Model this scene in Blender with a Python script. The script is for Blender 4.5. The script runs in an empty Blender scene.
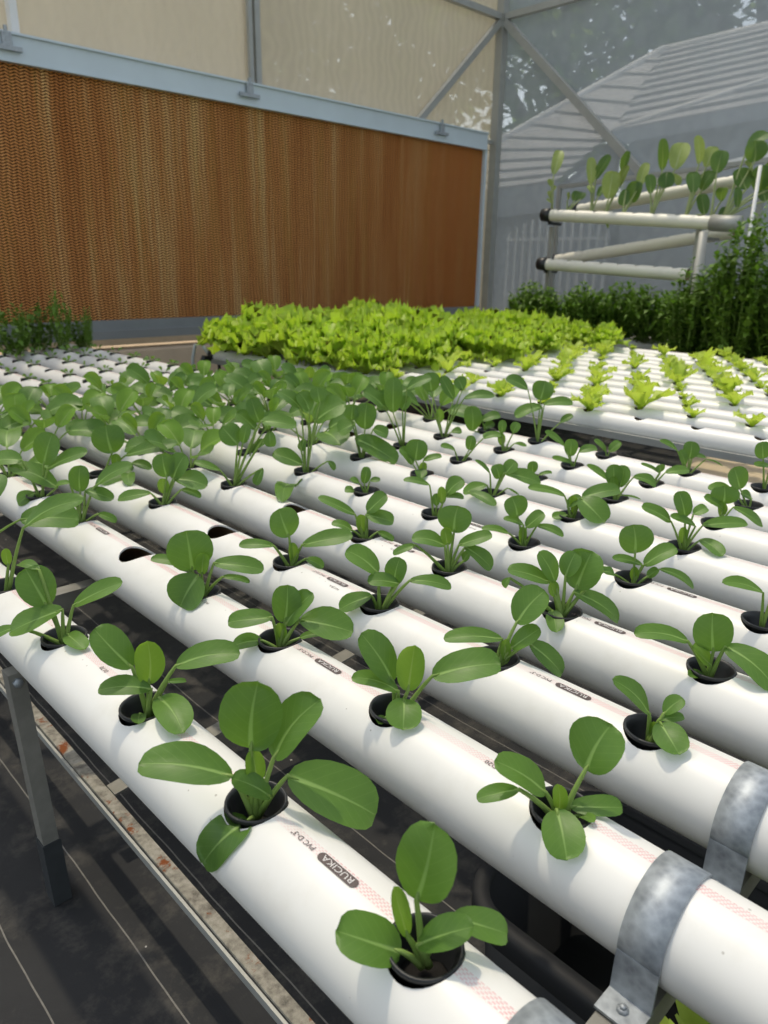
import bpy, math, random
from mathutils import Vector, Matrix
SC = bpy.context.scene
COL = SC.collection
RND = random.Random(11)
CAMZ = 0.92

# ------------------------------------------------------------------ camera
CR = Vector((0.7205434752429045, -0.6932536702439738, 0.01471220507393516))
CU = Vector((0.20997648140419914, 0.2383649330865773, 0.9482046382146333))
CF = Vector((0.6608532193626584, 0.6801334482054909, -0.31731926366062135))
FPX = 731.70
CAM = Vector((0, 0, CAMZ))
cam = bpy.data.cameras.new('camera'); cam_o = bpy.data.objects.new('camera', cam); COL.objects.link(cam_o)
m = Matrix((CR, CU, -CF)).transposed().to_4x4(); m.translation = CAM
cam_o.matrix_world = m
cam.sensor_fit = 'VERTICAL'; cam.sensor_height = 36.0; cam.lens = FPX / 1024 * 36.0
cam.dof.use_dof = True; cam.dof.focus_distance = .85; cam.dof.aperture_fstop = 9.0; cam.clip_start = 0.02; cam.clip_end = 200
SC.camera = cam_o
FH = Vector((CF.x, CF.y, 0)).normalized()

def ray(u, v): return CR * ((u - 384) / FPX) + CU * (-(v - 512) / FPX) + CF
def on_z(u, v, z):
    d = ray(u, v); return CAM + d * ((z - CAMZ) / d.z)
def on_x(u, v, x):
    d = ray(u, v); return CAM + d * (x / d.x)
def on_y(u, v, y):
    d = ray(u, v); return CAM + d * (y / d.y)
def on_depth(u, v, p, dcm):                        # the point of a sight line dcm centimetres beyond p
    d = ray(u, v); k = ((p - CAM).dot(FH) + dcm * 0.01) / d.dot(FH); return CAM + d * k

# ------------------------------------------------------------------ materials
class NT:
    def __init__(s, name):
        s.m = bpy.data.materials.new(name); s.m.use_nodes = True
        s.t = s.m.node_tree; s.t.nodes.clear(); s.out = s.n('ShaderNodeOutputMaterial')
    def n(s, kind, **kw):
        nd = s.t.nodes.new(kind)
        for k, v in kw.items():
            if k.startswith('i_'):
                key = k[2:]; key = int(key) if key.isdigit() else key.replace('_', ' ')
                s.set(nd.inputs[key], v)
            else: setattr(nd, k, v)
        return nd
    def set(s, sock, v):
        if isinstance(v, bpy.types.NodeSocket): s.t.links.new(v, sock)
        elif isinstance(v, bpy.types.Node): s.t.links.new(v.outputs[0], sock)
        else:
            if sock.type == 'RGBA' and len(v) == 3: v = (*v, 1)
            sock.default_value = v
    def math(s, op, a, b=0.0, c=None, clamp=False):
        nd = s.n('ShaderNodeMath', operation=op, use_clamp=clamp); s.set(nd.inputs[0], a); s.set(nd.inputs[1], b)
        if c is not None: s.set(nd.inputs[2], c)
        return nd.outputs[0]
    def mix(s, f, a, b):
        nd = s.n('ShaderNodeMix', data_type='RGBA'); s.set(nd.inputs[0], f); s.set(nd.inputs[6], a); s.set(nd.inputs[7], b); return nd.outputs[2]
    def noise(s, scale, detail=3, vec=None, rough=.5):
        nd = s.n('ShaderNodeTexNoise'); nd.inputs['Scale'].default_value = scale; nd.inputs['Detail'].default_value = detail; nd.inputs['Roughness'].default_value = rough
        if vec is not None: s.set(nd.inputs['Vector'], vec)
        return nd.outputs[0]
    def ramp(s, f, stops):
        nd = s.n('ShaderNodeValToRGB'); s.set(nd.inputs[0], f); e = nd.color_ramp.elements
        while len(e) < len(stops): e.new(.5)
        for k, (p, c) in enumerate(stops): e[k].position = p; e[k].color = (*c, 1) if len(c) == 3 else c
        return nd.outputs[0]
    def obj(s): return s.n('ShaderNodeTexCoord').outputs['Object']
    def bsdf(s, color, rough=.5, metal=0.0, spec=.5, normal=None):
        b = s.n('ShaderNodeBsdfPrincipled'); s.set(b.inputs['Base Color'], color); s.set(b.inputs['Roughness'], rough)
        s.set(b.inputs['Metallic'], metal); s.set(b.inputs['Specular IOR Level'], spec)
        if normal is not None: s.set(b.inputs['Normal'], normal)
        return b
    def bump(s, h, strength=.3, dist=.002):
        nd = s.n('ShaderNodeBump'); nd.inputs['Strength'].default_value = strength; nd.inputs['Distance'].default_value = dist; s.set(nd.inputs['Height'], h); return nd.outputs[0]
    def done(s, sh): s.t.links.new(sh.outputs[0] if isinstance(sh, bpy.types.Node) else sh, s.out.inputs[0]); return s.m

def simple(name, c, rough=.5, metal=0.0, var=.15, scale=40, spec=.5):
    t = NT(name); nz = t.noise(scale, 4, t.obj())
    col = t.mix(nz, tuple(x * (1 - var) for x in c), tuple(min(1, x * (1 + var)) for x in c))
    return t.done(t.bsdf(col, rough, metal, spec))

def leaf_mat(name, dark, light, vein, trans, tw=.35, rough=.42, veins=True, seed_var=.5):
    t = NT(name); uv = t.n('ShaderNodeUVMap').outputs[0]
    sp = t.n('ShaderNodeSeparateXYZ'); t.set(sp.inputs[0], uv)
    u = t.math('ABSOLUTE', t.math('SUBTRACT', sp.outputs[0], .5)); v = sp.outputs[1]
    nz = t.noise(60, 4, t.obj()); oi = t.n('ShaderNodeObjectInfo').outputs['Random']
    f = t.math('ADD', t.math('MULTIPLY', nz, .7), t.math('MULTIPLY', t.math('SUBTRACT', oi, .4), seed_var), clamp=True)
    col = t.mix(f, dark, light); nrm = None
    if veins:
        wid = t.math('ADD', .009, t.math('MULTIPLY', t.math('SUBTRACT', 1.0, v), .030))
        mid = t.n('ShaderNodeMapRange', interpolation_type='SMOOTHSTEP'); t.set(mid.inputs[0], u); t.set(mid.inputs[1], t.math('MULTIPLY', wid, .4)); t.set(mid.inputs[2], t.math('MULTIPLY', wid, 1.5)); mid.inputs[3].default_value = 1; mid.inputs[4].default_value = 0
        fade = t.math('SUBTRACT', 1.05, t.math('MULTIPLY', v, .75))
        m1 = t.math('MULTIPLY', mid.outputs[0], fade, clamp=True)
        ph = t.math('ADD', t.math('SUBTRACT', v, t.math('MULTIPLY', u, .85)), t.math('MULTIPLY', t.noise(14, 2, t.obj()), .05))
        st = t.math('ABSOLUTE', t.math('SUBTRACT', t.math('FRACT', t.math('MULTIPLY', ph, 6.5)), .5))
        ln = t.n('ShaderNodeMapRange', interpolation_type='SMOOTHSTEP'); t.set(ln.inputs[0], st); ln.inputs[1].default_value = 0; ln.inputs[2].default_value = .09; ln.inputs[3].default_value = 1; ln.inputs[4].default_value = 0
        side = t.math('MULTIPLY', ln.outputs[0], .11)
        vv = t.math('MAXIMUM', m1, side)
        col = t.mix(vv, col, vein)
        nrm = t.bump(t.math('ADD', t.math('MULTIPLY', vv, -1.0), t.math('MULTIPLY', t.noise(220, 2, t.obj()), .35)), .35, .0012)
    b = t.bsdf(col, rough, 0, .35, nrm)
    tr = t.n('ShaderNodeBsdfTranslucent'); t.set(tr.inputs[0], trans)
    mx = t.n('ShaderNodeMixShader'); mx.inputs[0].default_value = tw
    t.t.links.new(b.outputs[0], mx.inputs[1]); t.t.links.new(tr.outputs[0], mx.inputs[2])
    return t.done(mx)

M = {}
M['leaf'] = leaf_mat('pak_choi_leaf', (.068, .150, .026), (.135, .255, .042), (.30, .46, .13), (.20, .40, .03), .28, .42)
M['leaf_young'] = leaf_mat('pak_choi_inner_leaf', (.12, .25, .025), (.20, .37, .045), (.34, .48, .14), (.28, .45, .04), .36)
M['stalk'] = leaf_mat('leaf_stalk', (.18, .30, .05), (.34, .48, .13), (.3, .4, .1), (.25, .38, .08), .25, .4, False)
M['lettuce'] = leaf_mat('lettuce_leaf', (.42, .57, .05), (.63, .79, .13), (.45, .6, .12), (.55, .80, .05), .45, .45, False)
M['lettuce_small'] = leaf_mat('young_lettuce_leaf', (.42, .58, .05), (.62, .76, .12), (.45, .6, .12), (.62, .80, .09), .45, .45, False)
M['herb'] = leaf_mat('herb_leaf', (.08, .165, .018), (.20, .33, .045), (.1, .2, .05), (.11, .25, .015), .3, .5, False)
M['mottled'] = leaf_mat('mustard_leaf', (.05, .12, .03), (.13, .24, .055), (.34, .42, .16), (.22, .36, .05), .35, .45)
M['mottled_pale'] = leaf_mat('pale_mustard_leaf', (.24, .33, .07), (.42, .50, .18), (.5, .56, .3), (.36, .46, .1), .35, .45)
M['tree'] = leaf_mat('tree_leaf', (.07, .15, .03), (.26, .40, .09), (.1, .2, .05), (.34, .50, .08), .4, .5, False, .3)
M['bark'] = simple('bark', (.10, .075, .05), .9, 0, .4, 8)

def mk_pipe():
    t = NT('white_pvc'); o = t.obj(); sp = t.n('ShaderNodeSeparateXYZ'); t.set(sp.inputs[0], o)
    x, y, z = sp.outputs
    oi = t.n('ShaderNodeObjectInfo').outputs['Random']
    top = t.math('GREATER_THAN', z, 0.02)
    xx = t.math('SUBTRACT', x, .002)
    inb = t.math('MULTIPLY', t.math('LESS_THAN', t.math('ABSOLUTE', xx), .0048), top)
    row = t.math('FLOOR', t.math('DIVIDE', xx, .0019))
    ph = t.math('FRACT', t.math('ADD', t.math('DIVIDE', y, .0046), t.math('MULTIPLY', row, .37)))
    dash = t.math('LESS_THAN', ph, .62)
    gap = t.math('LESS_THAN', t.math('FRACT', t.math('DIVIDE', xx, .0019)), .55)
    worn = t.ramp(t.noise(5, 3, o), [(.38, (.15, .15, .15)), (.62, (1, 1, 1))])
    k = t.math('MULTIPLY', t.math('MULTIPLY', t.math('MULTIPLY', inb, dash), gap), t.math('MULTIPLY', worn, .6))
    k = t.math('ADD', k, t.math('MULTIPLY', inb, .06))
    base = t.mix(t.noise(7, 4, o), (.69, .68, .63), (.77, .765, .73))
    spk = t.n('ShaderNodeTexVoronoi', feature='F1'); t.set(spk.inputs['Vector'], o); spk.inputs['Scale'].default_value = 55
    sm = t.math('MULTIPLY', t.math('LESS_THAN', spk.outputs['Distance'], .07), t.math('GREATER_THAN', t.noise(13, 2, o), .56))
    base = t.mix(t.math('MULTIPLY', sm, .5), base, (.22, .19, .14))
    grime = t.ramp(t.noise(18, 5, o, .65), [(.55, (0, 0, 0)), (.8, (1, 1, 1))])
    base = t.mix(t.math('MULTIPLY', grime, .22), base, (.50, .47, .38))
    base = t.mix(k, base, (.62, .10, .12))
    return t.done(t.bsdf(base, .38, 0, .45))
M['pipe'] = mk_pipe()
M['pipe_in'] = simple('pipe_inside', (.30, .22, .13), .7, 0, .4, 30)
M['black'] = simple('black_plastic', (.012, .013, .014), .42, 0, .3, 80)
M['black2'] = simple('black_tub_plastic', (.005, .006, .008), .7, 0, .3, 60)
M['soil'] = simple('growing_plug', (.006, .005, .004), .95, 0, .6, 300)
M['ink'] = simple('dark_print', (.085, .06, .055), .6, 0, .4, 500)
M['ink_light'] = simple('light_print', (.62, .60, .58), .6, 0, .2, 500)

def mk_galv():
    t = NT('galvanised_steel'); o = t.obj()
    v = t.n('ShaderNodeTexVoronoi', feature='F1'); t.set(v.inputs['Vector'], o); v.inputs['Scale'].default_value = 140
    f = t.math('ADD', t.math('MULTIPLY', v.outputs['Distance'], .28), t.math('MULTIPLY', t.noise(40, 5, o, .7), .8))
    col = t.ramp(f, [(.25, (.20, .22, .24)), (.75, (.48, .52, .55))])
    return t.done(t.bsdf(col, t.math('ADD', .45, t.math('MULTIPLY', f, .2)), .55, .4))
M['galv'] = mk_galv()
def mk_rust():
    t = NT('weathered_steel'); o = t.obj()
    col = t.ramp(t.noise(60, 6, o, .7), [(.3, (.10, .09, .075)), (.55, (.30, .28, .23)), (.75, (.42, .40, .35))])
    r = t.ramp(t.noise(16, 5, o, .75), [(.57, (0, 0, 0)), (.63, (1, 1, 1))])
    return t.done(t.bsdf(t.mix(r, col, (.20, .055, .012)), .75, .1, .3, t.bump(t.noise(180, 3, o), .4, .002)))
M['rust'] = mk_rust()
M['steel'] = simple('grey_steel', (.23, .225, .20), .5, .35, .35, 35)
M['steel_dark'] = simple('dark_painted_steel', (.035, .04, .043), .6, .2, .3, 40)
M['post'] = simple('grey_post', (.36, .365, .34), .5, .3, .15, 12)
M['alu'] = simple('pale_blue_grey_aluminium', (.56, .64, .69), .5, .1, .08, 6)
M['sill'] = simple('dark_grey_sill', (.25, .26, .26), .5, .3, .2, 6)
M['plinth'] = simple('sandy_concrete', (.62, .48, .33), .9, 0, .2, 9)
M['beige'] = simple('beige_board', (.58, .48, .33), .8, 0, .15, 9)
M['weed_white'] = simple('clear_hose', (.55, .58, .55), .3, 0, .1, 30)

def mk_floor():
    t = NT('black_ground_cloth'); o = t.obj(); sp = t.n('ShaderNodeSeparateXYZ'); t.set(sp.inputs[0], o); x, y, z = sp.outputs
    wob = t.math('MULTIPLY', t.math('SUBTRACT', t.noise(6, 2, o), .5), .008)
    xs = t.math('ADD', t.math('SUBTRACT', x, .1118), wob)
    d = t.math('ABSOLUTE', t.math('SUBTRACT', t.math('FRACT', t.math('DIVIDE', xs, .1265)), .5))
    line = t.math('LESS_THAN', d, .0085)
    line = t.math('MULTIPLY', line, t.math('ADD', .22, t.math('MULTIPLY', t.noise(90, 3, o), .5)))
    we = t.math('MULTIPLY', t.math('SINE', t.math('MULTIPLY', x, 2600.)), t.math('SINE', t.math('MULTIPLY', y, 2600.)))
    col = t.mix(t.noise(5, 5, o, .7), (.008, .009, .011), (.030, .031, .032))
    dust = t.ramp(t.noise(9, 7, o, .75), [(.50, (0, 0, 0)), (.78, (1, 1, 1))])
    col = t.mix(t.math('MULTIPLY', dust, .6), col, (.15, .135, .11))
    sp2 = t.n('ShaderNodeTexVoronoi', feature='F1'); t.set(sp2.inputs['Vector'], o); sp2.inputs['Scale'].default_value = 16
    col = t.mix(t.math('LESS_THAN', sp2.outputs['Distance'], .035), col, (.45, .44, .4))
    col = t.mix(line, col, (.34, .32, .28))
    far = t.n('ShaderNodeMapRange'); t.set(far.inputs[0], y); far.inputs[1].default_value = 3.9; far.inputs[2].default_value = 4.0
    return t.done(t.bsdf(t.mix(far.outputs[0], col, (.40, .31, .21)), .72, 0, .35, t.bump(t.math('ADD', we, t.math('MULTIPLY', t.noise(12, 4, o), 3)), .25, .003)))
M['floor'] = mk_floor()

def mk_pad():
    t = NT('corrugated_cooling_paper'); o = t.obj(); sp = t.n('ShaderNodeSeparateXYZ'); t.set(sp.inputs[0], o); x, y, z = sp.outputs
    warp = t.math('MULTIPLY', t.math('SUBTRACT', t.noise(3, 2, o), .5), .05)
    xw = t.math('ADD', x, warp)
    tri = t.math('PINGPONG', xw, .026)                                   # chevrons
    zz = t.math('ADD', z, t.math('MULTIPLY', tri, .42))
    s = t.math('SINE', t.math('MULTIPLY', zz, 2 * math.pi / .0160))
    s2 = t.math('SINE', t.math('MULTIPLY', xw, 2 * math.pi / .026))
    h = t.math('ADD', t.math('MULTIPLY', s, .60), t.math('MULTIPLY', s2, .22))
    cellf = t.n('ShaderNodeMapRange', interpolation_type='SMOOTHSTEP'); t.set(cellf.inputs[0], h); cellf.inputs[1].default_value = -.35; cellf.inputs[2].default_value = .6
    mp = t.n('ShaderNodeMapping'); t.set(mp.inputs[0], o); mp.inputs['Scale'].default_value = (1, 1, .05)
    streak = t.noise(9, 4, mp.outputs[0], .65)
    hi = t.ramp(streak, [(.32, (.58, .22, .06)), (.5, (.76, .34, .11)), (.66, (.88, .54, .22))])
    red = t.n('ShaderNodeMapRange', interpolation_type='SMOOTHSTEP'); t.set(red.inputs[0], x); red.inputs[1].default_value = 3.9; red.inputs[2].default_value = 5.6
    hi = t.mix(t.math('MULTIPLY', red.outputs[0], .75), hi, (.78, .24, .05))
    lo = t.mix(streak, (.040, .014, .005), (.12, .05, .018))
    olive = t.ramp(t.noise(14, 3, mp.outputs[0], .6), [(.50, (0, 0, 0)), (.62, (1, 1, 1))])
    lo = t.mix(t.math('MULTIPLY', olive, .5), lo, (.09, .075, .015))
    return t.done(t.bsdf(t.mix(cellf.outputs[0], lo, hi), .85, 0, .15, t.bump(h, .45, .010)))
M['pad'] = mk_pad()

def mk_net(name, tint, clear):
    t = NT(name); o = t.obj()
    tr = t.n('ShaderNodeBsdfTransparent'); d = t.n('ShaderNodeBsdfDiffuse'); tl = t.n('ShaderNodeBsdfTranslucent')
    mp = t.n('ShaderNodeMapping'); t.set(mp.inputs[0], o); mp.inputs['Scale'].default_value = (1, 1, .35)
    c = t.mix(t.noise(1.3, 4, mp.outputs[0]), tuple(k * .85 for k in tint), tuple(min(1, k * 1.1) for k in tint))
    t.set(d.inputs[0], c); t.set(tl.inputs[0], c)
    a = t.n('ShaderNodeMixShader'); a.inputs[0].default_value = .5; t.t.links.new(d.outputs[0], a.inputs[1]); t.t.links.new(tl.outputs[0], a.inputs[2])
    b = t.n('ShaderNodeMixShader'); wr = t.n('ShaderNodeTexWave'); t.set(wr.inputs[0], o); wr.inputs['Scale'].default_value = 4; wr.inputs['Distortion'].default_value = 9
    t.set(b.inputs[0], t.math('ADD', 1 - clear - .03, t.math('MULTIPLY', wr.outputs[1], .06)))
    t.t.links.new(tr.outputs[0], b.inputs[1]); t.t.links.new(a.outputs[0], b.inputs[2])
    return t.done(b)
M['net_back'] = mk_net('beige_insect_net', (.74, .69, .57), .42)
M['net_right'] = mk_net('grey_insect_net', (.58, .63, .66), .54)
M['tile'] = simple('grey_roof_tile', (.36, .35, .34), .8, 0, .2, 3)
M['tile_pale'] = simple('pale_ridge_tile', (.62, .60, .57), .8, 0, .1, 3)
M['house'] = simple('grey_render', (.34, .35, .37), .9, 0, .1, 1.5)
M['white_paint'] = simple('white_paint', (.75, .75, .73), .5, 0, .05, 10)
M['rackpipe'] = simple('cream_pipe', (.78, .75, .64), .4, 0, .08, 9)
M['ground'] = simple('outside_ground', (.20, .19, .13), .95, 0, .3, 1)

# ------------------------------------------------------------------ mesh helpers
class MB:
    def __init__(s): s.v = []; s.f = []; s.mi = []; s.uv = []; s.has_uv = False; s.sm = []
    def add(s, vs, fs, mi=0, uvs=None, smooth=True):
        b = len(s.v); s.v += [tuple(p) for p in vs]
        s.uv += [tuple(q) for q in uvs] if uvs else [(.5, .5)] * len(vs)
        for f in fs: s.f.append(tuple(b + i for i in f)); s.mi.append(mi); s.sm.append(smooth)
    def box(s, c, size, mi=0, rot=None):
        hx, hy, hz = (k / 2 for k in size); P = [Vector((sx * hx, sy * hy, sz * hz)) for sx in (-1, 1) for sy in (-1, 1) for sz in (-1, 1)]
        if rot is not None: P = [rot @ p for p in P]
        c = Vector(c); s.add([p + c for p in P], [(0, 1, 3, 2), (4, 6, 7, 5), (0, 4, 5, 1), (2, 3, 7, 6), (0, 2, 6, 4), (1, 5, 7, 3)], mi, None, False)
    def bar(s, a, b, w, h=None, mi=0, up=(0, 0, 1)):
        a, b = Vector(a), Vector(b); d = (b - a).normalized(); u = Vector(up); x = d.cross(u)
        if x.length < 1e-4: x = d.cross(Vector((1, 0, 0)))
        x.normalize(); z = x.cross(d); h = h or w
        P = [p + x * sx * w / 2 + z * sz * h / 2 for p in (a, b) for sx, sz in ((-1, -1), (1, -1), (1, 1), (-1, 1))]
        s.add(P, [(0, 3, 2, 1), (4, 5, 6, 7), (0, 1, 5, 4), (1, 2, 6, 5), (2, 3, 7, 6), (3, 0, 4, 7)], mi, None, False)
    def tube(s, pts, rad, n=8, mi=0, cap=True):
        pts = [Vector(p) for p in pts]; r = rad if isinstance(rad, (list, tuple)) else [rad] * len(pts)
        V = []; ref = None
        for i, p in enumerate(pts):
            d = (pts[min(i + 1, len(pts) - 1)] - pts[max(i - 1, 0)]).normalized()
            if ref is None: ref = d.orthogonal().normalized()
            ref = (ref - d * ref.dot(d)).normalized(); w = d.cross(ref)
            V += [p + (ref * math.cos(2 * math.pi * k / n) + w * math.sin(2 * math.pi * k / n)) * r[i] for k in range(n)]
        F = [(i * n + k, i * n + (k + 1) % n, (i + 1) * n + (k + 1) % n, (i + 1) * n + k) for i in range(len(pts) - 1) for k in range(n)]
        if cap: F += [tuple(range(n - 1, -1, -1)), tuple(range((len(pts) - 1) * n, len(pts) * n))]
        s.add(V, F, mi)
    def lathe(s, prof, n=32, c=(0, 0, 0), mi=0):        # closed or open profile of (r, z)
        V = [(c[0] + r * math.cos(2 * math.pi * k / n), c[1] + r * math.sin(2 * math.pi * k / n), c[2] + z) for r, z in prof for k in range(n)]
        F = [(i * n + k, i * n + (k + 1) % n, (i + 1) * n + (k + 1) % n, (i + 1) * n + k) for i in range(len(prof) - 1) for k in range(n)]
        s.add(V, F, mi)
    def mesh(s, name, mats):
        me = bpy.data.meshes.new(name); me.from_pydata(s.v, [], s.f)
        me.polygons.foreach_set('material_index', s.mi); me.polygons.foreach_set('use_smooth', s.sm)
        ul = me.uv_layers.new(name='UVMap'); flat = []
        for lp in me.loops: flat += s.uv[lp.vertex_index]
        ul.data.foreach_set('uv', flat)
        for k in (mats if isinstance(mats, (list, tuple)) else [mats]): me.materials.append(k)
        me.update(); return me
    def build(s, name, mats, parent=None, loc=None):
        return link(name, s.mesh(name, mats), parent, loc)
def link(name, data, parent=None, loc=None):
    o = bpy.data.objects.new(name, data); COL.objects.link(o)
    if parent is not None: o.parent = parent
    if loc is not None: o.location = loc
    return o
def tag(o, label, cat, group=None, kind=None):
    o['label'] = label; o['category'] = cat
    if group: o['group'] = group
    if kind: o['kind'] = kind
    return o
def thing(name, label, cat, loc=(0, 0, 0), group=None):
    return tag(link(name, None, None, loc), label, cat, group)
def copy_tree(src, loc, rz=0, sc=1.0):
    r = src.copy(); COL.objects.link(r); r.location = loc; r.rotation_euler = (0, 0, rz); r.scale = (sc,) * 3
    for ch in src.children:
        c = ch.copy(); COL.objects.link(c); c.parent = r
        for g in ch.children:
            d = g.copy(); COL.objects.link(d); d.parent = c
    return r
ORD = ['first', 'second', 'third', 'fourth', 'fifth', 'sixth', 'seventh', 'eighth', 'ninth', 'tenth', 'eleventh', 'twelfth', 'thirteenth', 'fourteenth', 'fifteenth', 'sixteenth', 'seventeenth', 'eighteenth', 'nineteenth', 'twentieth', 'twenty-first', 'twenty-second', 'twenty-third', 'twenty-fourth', 'twenty-fifth', 'twenty-sixth', 'twenty-seventh', 'twenty-eighth', 'twenty-ninth', 'thirtieth']

# ------------------------------------------------------------------ bed 1: pipe lines
R1 = 0.0445
ZT = CAMZ - 0.43816                      # top of the pipes
ZC = ZT - R1
PX = [(.2822, -.0108, .80), (.4755, .0036, .86), (.6370, -.0025, .80), (.8062, .0039, .80), (.9848, .0109, .80), (1.1722, .0023, .90), (1.337, 0, .9), (1.5, 0, .9), (1.655, 0, .9)]
YK = [.8492, .8636, 1.0620, 1.0755, 1.0741, 1.2829, .50, .50, .50]
SP = .2
PY0, PY1 = -.12, 4.25
def px_at(k, y): a, sl, y0 = PX[k]; return a + sl * (y - y0)

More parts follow.
